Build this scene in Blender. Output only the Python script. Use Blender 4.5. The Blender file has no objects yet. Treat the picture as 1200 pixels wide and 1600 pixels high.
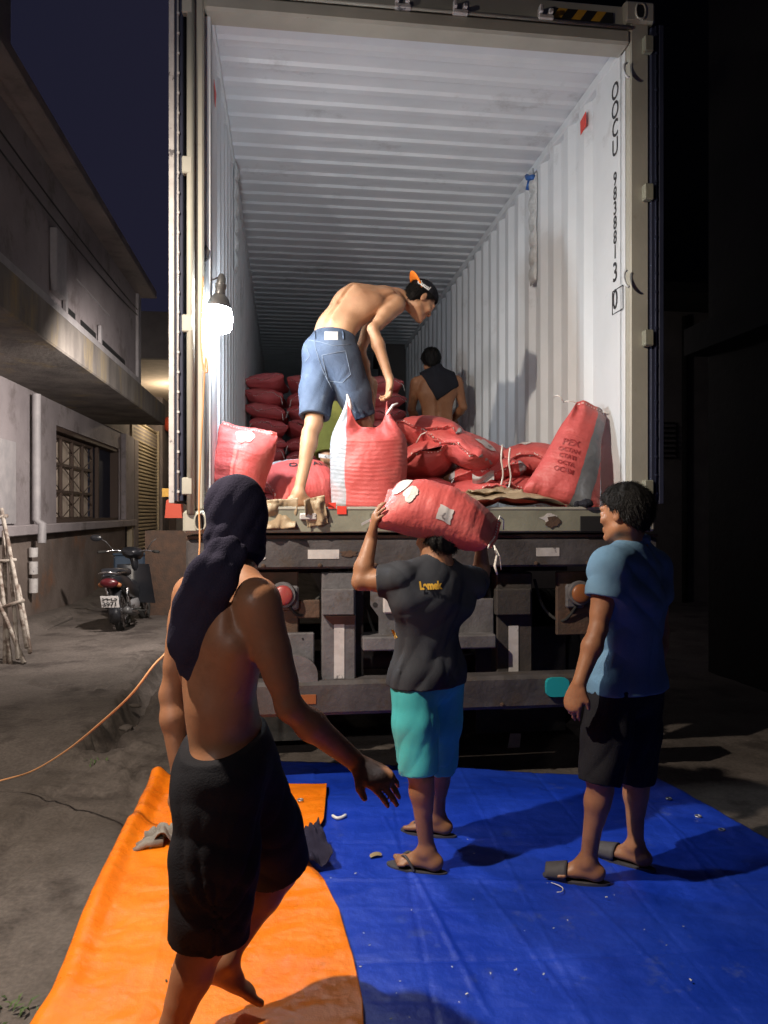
import bpy, bmesh, math, random
import numpy as np
from mathutils import Vector, Matrix

# ------------------------------------------------------------------ camera
SC = bpy.context.scene
CAM_H, YAW, FPX = 1.52, math.radians(7.4), 1180.0
cS, cC = math.sin(YAW), math.cos(YAW)
cam_d = bpy.data.cameras.new('camera')
cam = bpy.data.objects.new('camera', cam_d); SC.collection.objects.link(cam)
cam.location = (0, 0, CAM_H); cam.rotation_euler = (math.pi/2, 0, -YAW)
cam_d.sensor_fit = 'HORIZONTAL'; cam_d.sensor_width = 36; cam_d.lens = 36*FPX/1200
cam_d.clip_start = .05; cam_d.clip_end = 400
SC.camera = cam
# ------------------------------------------------------------------ night sky
W = bpy.data.worlds.new('World'); SC.world = W; W.use_nodes = True
wn = W.node_tree.nodes; wl = W.node_tree.links
bg = wn['Background']
tc = wn.new('ShaderNodeTexCoord'); nz = wn.new('ShaderNodeTexNoise'); nz.inputs['Scale'].default_value = 1.3
rp = wn.new('ShaderNodeValToRGB')
rp.color_ramp.elements[0].position = .3; rp.color_ramp.elements[0].color = (.0075, .009, .022, 1)
rp.color_ramp.elements[1].position = .75; rp.color_ramp.elements[1].color = (.014, .013, .026, 1)
wl.new(tc.outputs['Generated'], nz.inputs['Vector']); wl.new(nz.outputs['Fac'], rp.inputs['Fac'])
wl.new(rp.outputs['Color'], bg.inputs['Color']); bg.inputs['Strength'].default_value = 1.0
# ------------------------------------------------------------------ exposure
vs = SC.view_settings
vs.view_transform = 'Standard'; vs.look = 'None'; vs.exposure = 0.0; vs.gamma = 1.0; vs.use_curve_mapping = False
SC.render.engine = 'CYCLES'
cy = SC.cycles
cy.use_denoising = True; cy.max_bounces = 10; cy.diffuse_bounces = 7; cy.glossy_bounces = 3; cy.transmission_bounces = 4
cy.sample_clamp_indirect = 4.0
try: cy.denoiser = 'OPENIMAGEDENOISE'
except Exception: pass
BULB_STRENGTH, WORK_LAMP_W, STREET_LAMP_W, ALLEY_LAMP_W = 345.0, 610.0, 320.0, 90.0
LANE_FILL_W = 760.0

# ------------------------------------------------------------------ measuring helpers
def PC(xr, D, z): return Vector((xr*cC + D*cS, -xr*cS + D*cC, z))
def P(px, py, D): return PC((px-600)/FPX*D, D, CAM_H-(py-800)/FPX*D)
def PZ(px, py, z=0.0):
    D = FPX*(CAM_H-z)/(py-800); return PC((px-600)/FPX*D, D, z)
def PY(px, py, Y):
    t = (px-600)/FPX; X = Y*(cS + t*cC)/(cC - t*cS); D = X*cS + Y*cC
    return Vector((X, Y, CAM_H-(py-800)/FPX*D))
def PX(px, py, X):
    t = (px-600)/FPX; Y = X*(cC - t*cS)/(cS + t*cC); D = X*cS + Y*cC
    return Vector((X, Y, CAM_H-(py-800)/FPX*D))
def V(*a): return Vector(a)

# ------------------------------------------------------------------ materials
def mat(name, col, col2=None, scale=4.0, rough=.7, metal=0.0, bump=0.0, bscale=30.0, detail=6.0, emit=None, est=0.0,
        stops=(.35, .65), sss=0.0, stretch=(1, 1, 1), spec=.5, col3=None, s3=9.0, c3=(.6, .68), coat=0.0, rough2=None):
    m = bpy.data.materials.new(name); m.use_nodes = True
    n, l = m.node_tree.nodes, m.node_tree.links
    b = n['Principled BSDF']
    b.inputs['Base Color'].default_value = (*col, 1); b.inputs['Roughness'].default_value = rough
    b.inputs['Metallic'].default_value = metal; b.inputs['Specular IOR Level'].default_value = spec
    if coat: b.inputs['Coat Weight'].default_value = coat; b.inputs['Coat Roughness'].default_value = .25
    if sss:
        b.inputs['Subsurface Weight'].default_value = sss
        b.inputs['Subsurface Radius'].default_value = (.012, .005, .003); b.inputs['Subsurface Scale'].default_value = 1.0
    if emit: b.inputs['Emission Color'].default_value = (*emit, 1); b.inputs['Emission Strength'].default_value = est
    t = n.new('ShaderNodeTexCoord'); mp = n.new('ShaderNodeMapping'); mp.inputs['Scale'].default_value = stretch
    l.new(t.outputs['Object'], mp.inputs['Vector'])
    out = None
    if col2:
        z = n.new('ShaderNodeTexNoise'); z.inputs['Scale'].default_value = scale; z.inputs['Detail'].default_value = detail
        z.inputs['Roughness'].default_value = .6
        l.new(mp.outputs['Vector'], z.inputs['Vector'])
        r = n.new('ShaderNodeValToRGB'); r.color_ramp.elements[0].position, r.color_ramp.elements[1].position = stops
        r.color_ramp.elements[0].color = (*col, 1); r.color_ramp.elements[1].color = (*col2, 1)
        l.new(z.outputs['Fac'], r.inputs['Fac']); out = r.outputs['Color']
        if rough2 is not None:
            rr = n.new('ShaderNodeMapRange'); rr.inputs[1].default_value, rr.inputs[2].default_value = stops
            rr.inputs[3].default_value, rr.inputs[4].default_value = rough, rough2
            l.new(z.outputs['Fac'], rr.inputs[0]); l.new(rr.outputs[0], b.inputs['Roughness'])
    if col3:
        z3 = n.new('ShaderNodeTexNoise'); z3.inputs['Scale'].default_value = s3; z3.inputs['Detail'].default_value = 8
        z3.inputs['Roughness'].default_value = .7
        l.new(mp.outputs['Vector'], z3.inputs['Vector'])
        r3 = n.new('ShaderNodeMapRange'); r3.inputs[1].default_value, r3.inputs[2].default_value = c3
        l.new(z3.outputs['Fac'], r3.inputs[0])
        mx = n.new('ShaderNodeMix'); mx.data_type = 'RGBA'
        l.new(r3.outputs[0], mx.inputs[0])
        if out: l.new(out, mx.inputs[6])
        else: mx.inputs[6].default_value = (*col, 1)
        mx.inputs[7].default_value = (*col3, 1); out = mx.outputs[2]
    if out: l.new(out, b.inputs['Base Color'])
    if bump:
        z2 = n.new('ShaderNodeTexNoise'); z2.inputs['Scale'].default_value = bscale; z2.inputs['Detail'].default_value = 8
        z2.inputs['Roughness'].default_value = .6
        l.new(mp.outputs['Vector'], z2.inputs['Vector'])
        bp = n.new('ShaderNodeBump'); bp.inputs['Strength'].default_value = bump; bp.inputs['Distance'].default_value = .02
        l.new(z2.outputs['Fac'], bp.inputs['Height']); l.new(bp.outputs['Normal'], b.inputs['Normal'])
    m['bsdf'] = 1
    return m
M = {}
M['cream'] = mat('cream_paint', (.44, .43, .37), (.37, .36, .31), 3, .5, bump=.08, bscale=40, col3=(.20, .15, .10), s3=7, c3=(.66, .74))
M['sillp'] = mat('sill_paint', (.27, .27, .21), (.19, .19, .15), 5, .6, bump=.12, bscale=50, col3=(.09, .07, .05), s3=9, c3=(.60, .70))
M['white_in'] = mat('container_white', (.74, .78, .82), (.67, .71, .75), 2.0, .42, bump=.05, bscale=25, col3=(.40, .41, .42), s3=2.2, c3=(.58, .78))
M['door_dark'] = mat('door_paint', (.028, .032, .060), (.02, .024, .045), 4, .6, spec=.25)
M['gasket'] = mat('rubber_gasket', (.02, .02, .022), rough=.6)
M['metal'] = mat('galvanised_bar', (.5, .5, .52), (.35, .35, .37), 12, .4, .6)
M['grime'] = mat('grimy_grey_paint', (.080, .073, .077), (.036, .032, .034), 5, .7, bump=.3, bscale=35, col3=(.06, .045, .035), s3=6, c3=(.52, .66))
M['grime2'] = mat('lighter_grey_steel', (.14, .135, .145), (.08, .076, .08), 7, .6, bump=.25, bscale=40, col3=(.08, .06, .045), s3=8, c3=(.58, .7))
M['black_steel_and_shade'] = mat('black_chassis_and_shade', (.03, .028, .028), (.05, .04, .036), 6, .8, bump=.3, bscale=30)  # black steel parts, and shade put into the right upright's colour
M['rust'] = mat('rusty_plate', (.10, .055, .035), (.06, .04, .03), 9, .85, bump=.4, bscale=40)
M['rubber'] = mat('tyre_rubber', (.018, .018, .018), (.035, .033, .03), 9, .85, bump=.3, bscale=60)
M['tape_white'] = mat('worn_white_tape', (.55, .53, .52), (.42, .40, .40), 14, .5, col3=(.12, .11, .12), s3=12, c3=(.60, .64))
M['red_lamp'] = mat('red_lens', (.30, .04, .04), (.30, .07, .06), 20, .35, col3=(.35, .3, .28), s3=20, c3=(.6, .75))
M['amber_lens'] = mat('amber_lens', (.26, .09, .03), rough=.4)
M['teal_patch'] = mat('teal_plastic', (.01, .32, .36), rough=.6)
M['hz_y'] = mat('hazard_yellow', (.62, .33, .03), (.5, .27, .03), 30, .5)
M['black'] = mat('flat_black', (.012, .012, .013), rough=.7)
M['letters'] = mat('stencil_black', (.03, .03, .035), rough=.6)
M['red_tape'] = mat('red_tape', (.75, .06, .04), rough=.45)
M['blue_tape'] = mat('blue_tie', (.03, .12, .4), rough=.5)
M['desiccant'] = mat('white_plastic_bag', (.62, .64, .65), (.5, .52, .53), 30, .35, bump=.5, bscale=40)
M['kraft'] = mat('kraft_paper', (.36, .27, .17), (.30, .22, .14), 8, .8, bump=.25, bscale=25)
M['bulb'] = mat('lit_bulb', (1, 1, 1), emit=(.86, .94, 1.0), est=BULB_STRENGTH)
M['warm_bulb'] = mat('warm_lit_bulb', (1, 1, 1), emit=(1, .78, .45), est=30)
M['dark_plastic'] = mat('dark_plastic', (.05, .05, .055), (.08, .08, .08), 30, .35)
M['grey_plastic'] = mat('lamp_housing', (.35, .36, .37), rough=.4)
M['orange_wire'] = mat('orange_wire', (.66, .33, .15), rough=.5)
M['wire_w'] = mat('white_wire', (.62, .56, .44), rough=.5)
M['skin_a'] = mat('skin_light_brown', (.50, .285, .165), (.40, .21, .12), 7, .45, rough2=.6, col3=(.34, .15, .085), s3=9, c3=(.55, .85), bump=.08, bscale=120, sss=.10, spec=.4)
M['skin_b'] = mat('skin_brown', (.34, .165, .088), (.25, .115, .058), 5, col3=(.18, .07, .035), s3=11, c3=(.55, .85), rough=.42, rough2=.58, bump=.07, bscale=120, sss=.08, spec=.45)
M['skin_c'] = mat('skin_tan', (.37, .175, .092), (.26, .115, .058), 5, .40, col3=(.17, .065, .032), s3=9, c3=(.52, .85), rough2=.58, bump=.07, bscale=120, sss=.08, spec=.45)
M['hair'] = mat('black_hair', (.005, .0045, .0045), (.009, .008, .008), 60, .6, spec=.22, bump=.35, bscale=190, stretch=(1, 1, .25))
M['eye_w'] = mat('eye_white', (.5, .48, .45), rough=.3)
M['denim'] = mat('faded_denim', (.045, .062, .10), (.09, .115, .165), 6, .85, bump=.35, bscale=250, stops=(.3, .7), col3=(.20, .24, .30), s3=4.5, c3=(.58, .78), spec=.12)
M['denim_seam'] = mat('denim_seam', (.15, .18, .23), rough=.9)
M['olive'] = mat('olive_cotton', (.16, .16, .04), (.12, .12, .03), 8, .9, bump=.3, bscale=150, spec=.12)
M['charcoal'] = mat('charcoal_jersey', (.036, .039, .048), (.050, .054, .064), 5, .9, bump=.25, bscale=300, spec=.12)
M['teal'] = mat('teal_satin', (.075, .50, .53), (.06, .43, .46), 8, .45, bump=.15, bscale=200, spec=.35)
M['polo'] = mat('blue_polo', (.13, .235, .35), (.105, .20, .305), 7, .85, bump=.35, bscale=350, spec=.12)
M['blackcloth'] = mat('black_shorts_cloth', (.012, .012, .015), (.018, .018, .022), 6, .85, bump=.25, bscale=200, spec=.12)
M['navycloth'] = mat('navy_scarf_cloth', (.021, .019, .036), (.033, .030, .052), 6, .95, bump=.35, bscale=200, spec=.12)
M['capcloth'] = mat('black_cap_cloth', (.018, .018, .024), rough=.85, bump=.2, bscale=200, spec=.12)
M['orangecloth'] = mat('orange_brim', (.85, .22, .03), rough=.7, spec=.12)
M['yellowprint'] = mat('yellow_print', (.72, .42, .05), rough=.6)
M['whiteprint'] = mat('white_print', (.75, .75, .75), rough=.6)
M['flip'] = mat('grey_rubber', (.07, .065, .075), (.05, .048, .055), 30, .7)
M['greyglove'] = mat('grey_cloth', (.27, .25, .22), (.20, .18, .16), 20, .9, bump=.3, bscale=120)
M['nail'] = mat('nail', (.5, .33, .25), rough=.35)
M['concrete'] = mat('stained_concrete', (.25, .21, .20), (.17, .145, .145), 1.4, .9, bump=.35, bscale=20, col3=(.10, .085, .08), s3=2.2, c3=(.52, .70))
M['wall_pink'] = mat('old_render_wall', (.29, .26, .27), (.21, .185, .195), 1.2, .9, bump=.3, bscale=16, col3=(.10, .08, .075), s3=1.8, c3=(.54, .72))
M['wall_low'] = mat('muddy_lower_wall', (.20, .16, .14), (.12, .09, .075), 1.5, .92, bump=.4, bscale=14, col3=(.22, .10, .05), s3=1.3, c3=(.56, .72))
M['slab'] = mat('mouldy_slab', (.20, .18, .16), (.09, .08, .075), 2.2, .92, bump=.35, bscale=18, col3=(.26, .20, .10), s3=1.6, c3=(.55, .7), stretch=(1, 1, .35))
M['shutter'] = mat('tan_shutter', (.42, .35, .24), (.35, .29, .20), 3, .6)
M['pane'] = mat('pale_curtain', (.55, .46, .38), (.46, .38, .31), 5, .9)
M['grille'] = mat('brown_grille', (.07, .045, .035), rough=.7)
M['whitewash'] = mat('whitewashed_pole', (.38, .34, .30), (.14, .10, .08), 9, .85, stops=(.45, .6), bump=.3, bscale=40)
M['bin'] = mat('dark_blue_bin', (.06, .095, .15), (.045, .07, .11), 4, .6)
M['pvc'] = mat('grey_white_pipe', (.34, .32, .33), (.26, .25, .26), 6, .6)
M['moto_black'] = mat('moto_black_plastic', (.015, .016, .02), rough=.28, coat=.3)
M['chrome'] = mat('chrome', (.6, .6, .62), rough=.2, metal=1.0)
M['seatm'] = mat('vinyl_seat', (.014, .015, .02), rough=.5)
M['tail_red'] = mat('tail_lens', (.07, .006, .010), rough=.3)
M['plate'] = mat('plate_white', (.62, .60, .60), rough=.5)
M['redbox'] = mat('red_box', (.55, .07, .03), rough=.6)
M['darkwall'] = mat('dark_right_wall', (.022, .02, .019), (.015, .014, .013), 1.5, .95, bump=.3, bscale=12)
M['greywall'] = mat('grey_far_wall', (.20, .18, .17), (.14, .125, .12), 1.5, .95, bump=.3, bscale=12)
M['leafdry'] = mat('dry_leaf', (.30, .22, .12), rough=.8)
M['weed'] = mat('weed_green', (.05, .09, .03), (.08, .12, .04), 20, .8)
M['thread'] = mat('white_thread', (.7, .68, .64), rough=.7)

def ground_mat():
    m = mat('ground_concrete', (.066, .054, .047), (.125, .105, .094), 1.2, .85, bump=.42, bscale=24, col3=(.040, .031, .027), s3=2.1, c3=(.50, .64))
    n, l = m.node_tree.nodes, m.node_tree.links
    b = n['Principled BSDF']; src = b.inputs['Base Color'].links[0].from_socket
    t = n.new('ShaderNodeTexCoord'); z = n.new('ShaderNodeTexNoise'); z.inputs['Scale'].default_value = 55; z.inputs['Detail'].default_value = 5
    l.new(t.outputs['Object'], z.inputs['Vector'])
    r = n.new('ShaderNodeMapRange'); r.inputs[1].default_value = .3; r.inputs[2].default_value = .75; r.inputs[3].default_value = .75; r.inputs[4].default_value = 1.25
    l.new(z.outputs['Fac'], r.inputs[0])
    mx = n.new('ShaderNodeMix'); mx.data_type = 'RGBA'; mx.blend_type = 'MULTIPLY'; mx.inputs[0].default_value = 1
    l.new(src, mx.inputs[6]); l.new(r.outputs[0], mx.inputs[7]); l.new(mx.outputs[2], b.inputs['Base Color'])
    return m
M['ground'] = ground_mat()

def tarp_mat(name, col, col2, rough, dirt, sheen):
    m = mat(name, col, col2, 3.0, rough, bump=0, col3=dirt, s3=5.5, c3=(.60, .76), rough2=rough+.15)
    n, l = m.node_tree.nodes, m.node_tree.links
    b = n['Principled BSDF']
    t = n.new('ShaderNodeTexCoord')
    h = None
    for wx, sc, st in (('X', 1, .0), ('Y', 1, .0)):
        w = n.new('ShaderNodeTexWave'); w.bands_direction = wx; w.inputs['Scale'].default_value = 130; w.inputs['Distortion'].default_value = .4
        l.new(t.outputs['Object'], w.inputs['Vector'])
        if h is None: h = w
        else:
            a = n.new('ShaderNodeMath'); a.operation = 'ADD'; l.new(h.outputs['Fac'], a.inputs[0]); l.new(w.outputs['Fac'], a.inputs[1])
    z = n.new('ShaderNodeTexNoise'); z.inputs['Scale'].default_value = 17; z.inputs['Detail'].default_value = 9
    mp = n.new('ShaderNodeMapping'); mp.inputs['Scale'].default_value = (.8, 1.3, 1); l.new(t.outputs['Object'], mp.inputs['Vector']); l.new(t.outputs['Object'], z.inputs['Vector'])
    vo = n.new('ShaderNodeTexVoronoi'); vo.feature = 'SMOOTH_F1'; vo.inputs['Scale'].default_value = 6.5; vo.inputs['Smoothness'].default_value = .25
    wz = n.new('ShaderNodeTexNoise'); wz.inputs['Scale'].default_value = 3; wv = n.new('ShaderNodeVectorMath'); wv.operation = 'MULTIPLY_ADD'; wv.inputs[1].default_value = (.35, .35, 0)
    l.new(t.outputs['Object'], wz.inputs['Vector']); l.new(wz.outputs['Color'], wv.inputs[0]); l.new(mp.outputs['Vector'], wv.inputs[2]); l.new(wv.outputs[0], vo.inputs['Vector'])
    b3 = n.new('ShaderNodeBump'); b3.inputs['Strength'].default_value = .35; b3.inputs['Distance'].default_value = .03; l.new(vo.outputs['Distance'], b3.inputs['Height'])
    b1 = n.new('ShaderNodeBump'); b1.inputs['Strength'].default_value = .18; b1.inputs['Distance'].default_value = .004
    b2 = n.new('ShaderNodeBump'); b2.inputs['Strength'].default_value = sheen; b2.inputs['Distance'].default_value = .014
    l.new(a.outputs[0], b1.inputs['Height']); l.new(z.outputs['Fac'], b2.inputs['Height'])
    l.new(b3.outputs['Normal'], b1.inputs['Normal']); l.new(b1.outputs['Normal'], b2.inputs['Normal']); l.new(b2.outputs['Normal'], b.inputs['Normal'])
    return m
M['tarp_blue'] = tarp_mat('blue_tarp', (.006, .036, .40), (.009, .050, .48), .36, (.07, .11, .34), .5)
M['tarp_orange'] = tarp_mat('orange_tarp', (.86, .19, .006), (.92, .235, .008), .22, (.50, .13, .012), .55)

def sack_mat(name, axis_y_lim=.62, stripe=(.30, .31, .33), red=(.60, .11, .105), one_side=False, hi=9.0, rib=.09):
    """woven red plastic with a grey longitudinal band, ribs across the length (object space, x = length)"""
    m = mat(name, red, (red[0]*.8, red[1]*.75, red[2]*.75), 3.5, .47, rough2=.58)
    n, l = m.node_tree.nodes, m.node_tree.links
    b = n['Principled BSDF']; src = b.inputs['Base Color'].links[0].from_socket
    t = n.new('ShaderNodeTexCoord'); sp = n.new('ShaderNodeSeparateXYZ'); l.new(t.outputs['Object'], sp.inputs[0])
    nz = n.new('ShaderNodeTexNoise'); nz.inputs['Scale'].default_value = 6; l.new(t.outputs['Object'], nz.inputs['Vector'])
    ad = n.new('ShaderNodeMath'); ad.operation = 'MULTIPLY_ADD'; ad.inputs[1].default_value = .03; l.new(nz.outputs['Fac'], ad.inputs[0])
    if one_side: l.new(sp.outputs['Y'], ad.inputs[2])
    else:
        ab = n.new('ShaderNodeMath'); ab.operation = 'ABSOLUTE'; l.new(sp.outputs['Y'], ab.inputs[0]); l.new(ab.outputs[0], ad.inputs[2])
    gt = n.new('ShaderNodeMath'); gt.operation = 'GREATER_THAN'; gt.inputs[1].default_value = axis_y_lim; l.new(ad.outputs[0], gt.inputs[0])
    lt = n.new('ShaderNodeMath'); lt.operation = 'LESS_THAN'; lt.inputs[1].default_value = hi; l.new(ad.outputs[0], lt.inputs[0])
    an = n.new('ShaderNodeMath'); an.operation = 'MULTIPLY'; l.new(gt.outputs[0], an.inputs[0]); l.new(lt.outputs[0], an.inputs[1]); gt = an
    mx = n.new('ShaderNodeMix'); mx.data_type = 'RGBA'; l.new(gt.outputs[0], mx.inputs[0]); l.new(src, mx.inputs[6]); mx.inputs[7].default_value = (*stripe, 1)
    # dusty pale blotches
    z3 = n.new('ShaderNodeTexNoise'); z3.inputs['Scale'].default_value = 4.5; z3.inputs['Detail'].default_value = 6; l.new(t.outputs['Object'], z3.inputs['Vector'])
    r3 = n.new('ShaderNodeMapRange'); r3.inputs[1].default_value = .56; r3.inputs[2].default_value = .8; r3.inputs[4].default_value = .55; l.new(z3.outputs['Fac'], r3.inputs[0])
    m2 = n.new('ShaderNodeMix'); m2.data_type = 'RGBA'; l.new(r3.outputs[0], m2.inputs[0]); l.new(mx.outputs[2], m2.inputs[6]); m2.inputs[7].default_value = (.52, .20, .17, 1)
    l.new(m2.outputs[2], b.inputs['Base Color'])
    w = n.new('ShaderNodeTexWave'); w.bands_direction = 'X'; w.inputs['Scale'].default_value = 15; w.inputs['Distortion'].default_value = 5; w.inputs['Detail'].default_value = 2; w.inputs['Detail Scale'].default_value = 1.5
    l.new(t.outputs['Object'], w.inputs['Vector'])
    z = n.new('ShaderNodeTexNoise'); z.inputs['Scale'].default_value = 16; z.inputs['Detail'].default_value = 6; l.new(t.outputs['Object'], z.inputs['Vector'])
    b1 = n.new('ShaderNodeBump'); b1.inputs['Strength'].default_value = rib; b1.inputs['Distance'].default_value = .005; l.new(w.outputs['Fac'], b1.inputs['Height'])
    b2 = n.new('ShaderNodeBump'); b2.inputs['Strength'].default_value = .6; b2.inputs['Distance'].default_value = .015; l.new(z.outputs['Fac'], b2.inputs['Height'])
    l.new(b1.outputs['Normal'], b2.inputs['Normal']); l.new(b2.outputs['Normal'], b.inputs['Normal'])
    return m
M['sack'] = sack_mat('red_woven_sack', .215)
M['sack_b_lit'] = sack_mat('red_woven_sack_back_lit', .30, red=(.72, .16, .17))  # brighter red than the front sacks, making up for weak light back there
M['sack_stripe'] = sack_mat('red_sack_grey_band', -.135, one_side=True, hi=-.035, stripe=(.17, .18, .20))
M['sack_stripe2'] = sack_mat('red_sack_side_band', .135, one_side=True, stripe=(.33, .36, .40), red=(.62, .11, .105))
M['liner'] = mat('white_sack_liner', (.66, .62, .60), (.58, .52, .50), 12, .45, bump=.5, bscale=30)

# ------------------------------------------------------------------ object helpers
COL = SC.collection
def tag(o, label=None, cat=None, group=None, kind=None):
    if label: o['label'] = label
    if cat: o['category'] = cat
    if group: o['group'] = group
    if kind: o['kind'] = kind
    return o
def empty(name, loc, label=None, cat=None, group=None):
    o = bpy.data.objects.new(name, None); COL.objects.link(o); o.location = loc; o.empty_display_size = .1
    return tag(o, label, cat, group)
def link(name, me, material=None, parent=None):
    o = bpy.data.objects.new(name, me); COL.objects.link(o)
    if material is not None:
        for mm in (material if isinstance(material, (list, tuple)) else [material]): me.materials.append(mm)
    if parent is not None: o.parent = parent
    return o
def shift(me, parent):
    """vertices are in world space; bring them into the parent's frame (unrotated parents)"""
    if parent is not None:
        off = Vector((0, 0, 0)); q = parent
        while q is not None: off += q.location; q = q.parent
        if off.length > 0: me.transform(Matrix.Translation(-off))
class MB:
    """collects shapes in world space and links them as ONE mesh object"""
    def __init__(s): s.v = []; s.f = []
    def add(s, vs_, fs):
        k = len(s.v); s.v += [tuple(v) for v in vs_]; s.f += [tuple(i+k for i in f) for f in fs]; return s
    def box(s, a, b, bev=0.0, rot=None, piv=None):
        x0, y0, z0 = [min(a[i], b[i]) for i in range(3)]; x1, y1, z1 = [max(a[i], b[i]) for i in range(3)]
        if bev > 0:
            e = min(bev, (x1-x0)*.45, (y1-y0)*.45, (z1-z0)*.45)
            pts = []
            for X, sx in ((x0, 1), (x1, -1)):
                for Y, sy in ((y0, 1), (y1, -1)):
                    for Z, sz in ((z0, 1), (z1, -1)):
                        pts += [(X, Y+sy*e, Z+sz*e), (X+sx*e, Y, Z+sz*e), (X+sx*e, Y+sy*e, Z)]
            bm = bmesh.new()
            for q in pts: bm.verts.new(q)
            r = bmesh.ops.convex_hull(bm, input=bm.verts)
            bm.verts.ensure_lookup_table()
            vv = [v.co.copy() for v in bm.verts]; ff = [[v.index for v in f.verts] for f in bm.faces]; bm.free()
        else:
            vv = [Vector(q) for q in ((x0, y0, z0), (x1, y0, z0), (x1, y1, z0), (x0, y1, z0), (x0, y0, z1), (x1, y0, z1), (x1, y1, z1), (x0, y1, z1))]
            ff = [(0, 3, 2, 1), (4, 5, 6, 7), (0, 1, 5, 4), (1, 2, 6, 5), (2, 3, 7, 6), (3, 0, 4, 7)]
        if rot is not None:
            c = Vector(piv) if piv is not None else Vector(((x0+x1)/2, (y0+y1)/2, (z0+z1)/2))
            vv = [rot @ (q-c) + c for q in vv]
        return s.add(vv, ff)
    def obox(s, c, half, R):
        vv = [Vector(c) + R @ Vector((sx*half[0], sy*half[1], sz*half[2])) for sx, sy, sz in
              ((-1, -1, -1), (1, -1, -1), (1, 1, -1), (-1, 1, -1), (-1, -1, 1), (1, -1, 1), (1, 1, 1), (-1, 1, 1))]
        return s.add(vv, [(0, 3, 2, 1), (4, 5, 6, 7), (0, 1, 5, 4), (1, 2, 6, 5), (2, 3, 7, 6), (3, 0, 4, 7)])
    def tube(s, pts, r, n=8, cap=True, flat=1.0, up=None):
        pts = [Vector(p) for p in pts]; rr = r if isinstance(r, (list, tuple)) else [r]*len(pts)
        rings = []; prev = None
        for i, p in enumerate(pts):
            d = (pts[min(i+1, len(pts)-1)] - pts[max(i-1, 0)]).normalized()
            if prev is None:
                a = Vector(up) if up is not None else (Vector((0, 0, 1)) if abs(d.z) < .9 else Vector((1, 0, 0)))
                x = d.cross(a).normalized()
            else: x = (prev - d*prev.dot(d)).normalized()
            y = d.cross(x); prev = x
            rings.append([p + x*math.cos(2*math.pi*k/n)*rr[i] + y*math.sin(2*math.pi*k/n)*rr[i]*flat for k in range(n)])
        vv = [q for g in rings for q in g]; ff = []
        for i in range(len(pts)-1):
            for k in range(n): ff.append((i*n+k, i*n+(k+1) % n, (i+1)*n+(k+1) % n, (i+1)*n+k))
        if cap: ff.append(tuple(range(n-1, -1, -1))); ff.append(tuple((len(pts)-1)*n+k for k in range(n)))
        return s.add(vv, ff)
    def lathe(s, c, prof, n=20, axis=(0, 0, 1)):
        ax = Vector(axis).normalized(); a = Vector((1, 0, 0)) if abs(ax.x) < .9 else Vector((0, 1, 0))
        x = ax.cross(a).normalized(); y = ax.cross(x); c = Vector(c); vv = []; ff = []
        for r, h in prof:
            for k in range(n): vv.append(c + ax*h + (x*math.cos(2*math.pi*k/n) + y*math.sin(2*math.pi*k/n))*r)
        for i in range(len(prof)-1):
            for k in range(n): ff.append((i*n+k, i*n+(k+1) % n, (i+1)*n+(k+1) % n, (i+1)*n+k))
        ff.append(tuple(range(n-1, -1, -1))); ff.append(tuple((len(prof)-1)*n+k for k in range(n)))
        return s.add(vv, ff)
    def prism(s, pts, d):
        """pts: planar outline (world), d: extrusion vector"""
        n = len(pts); d = Vector(d); vv = [Vector(p) for p in pts] + [Vector(p)+d for p in pts]
        ff = [tuple(range(n)), tuple(range(2*n-1, n-1, -1))] + [(i, i+n, (i+1) % n+n, (i+1) % n) for i in range(n)]
        return s.add(vv, ff)
    def grid(s, fn, nu, nv, closed=False):
        vv = [fn(i/(nu-1), j/(nv-1)) for i in range(nu) for j in range(nv)]
        ff = [(i*nv+j, (i+1)*nv+j, (i+1)*nv+j+1, i*nv+j+1) for i in range(nu-1) for j in range(nv-1)]
        return s.add(vv, ff)
    def build(s, name, material, parent=None, smooth=False, angle=None, local=False):
        me = bpy.data.meshes.new(name); me.from_pydata(s.v, [], s.f); me.update()
        if not local: shift(me, parent)
        bm = bmesh.new(); bm.from_mesh(me); bmesh.ops.recalc_face_normals(bm, faces=bm.faces); bm.to_mesh(me); bm.free()
        if smooth:
            me.polygons.foreach_set('use_smooth', [True]*len(me.polygons))
            if angle: me.set_sharp_from_angle(angle=math.radians(angle))
        return link(name, me, material, parent)
def sheet(name, fn, nu, nv, material, parent=None, thick=.003):
    """a thin solid sheet from fn(u, v) -> world point"""
    b = MB(); b.grid(fn, nu, nv); o = b.build(name, material, parent, smooth=True)
    md = o.modifiers.new('solid', 'SOLIDIFY'); md.thickness = thick; md.offset = -1
    return o
def text_mesh(txt, size=1.0, extrude=0.0, spacing=1.0, bold=0.0):
    cu = bpy.data.curves.new('t', 'FONT'); cu.body = txt; cu.size = size; cu.extrude = extrude; cu.space_character = spacing
    cu.align_x = 'CENTER'; cu.align_y = 'CENTER'; cu.resolution_u = 3; cu.offset = bold
    ob = bpy.data.objects.new('t', cu); me = ob.to_mesh()
    vv = [v.co.copy() for v in me.vertices]; ff = [tuple(p.vertices) for p in me.polygons]
    ob.to_mesh_clear(); bpy.data.objects.remove(ob); bpy.data.curves.remove(cu)
    return vv, ff
def put_text(name, txt, size, c, right, up, material, parent, off=.003, sx=1.0, spacing=1.0, bold=0.0):
    vv, ff = text_mesh(txt, size, spacing=spacing, bold=bold); right = Vector(right).normalized(); up = Vector(up).normalized(); nn = right.cross(up)
    b = MB(); b.add([Vector(c) + right*v.x*sx + up*v.y + nn*off for v in vv], ff)
    return b.build(name, material, parent)

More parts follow.
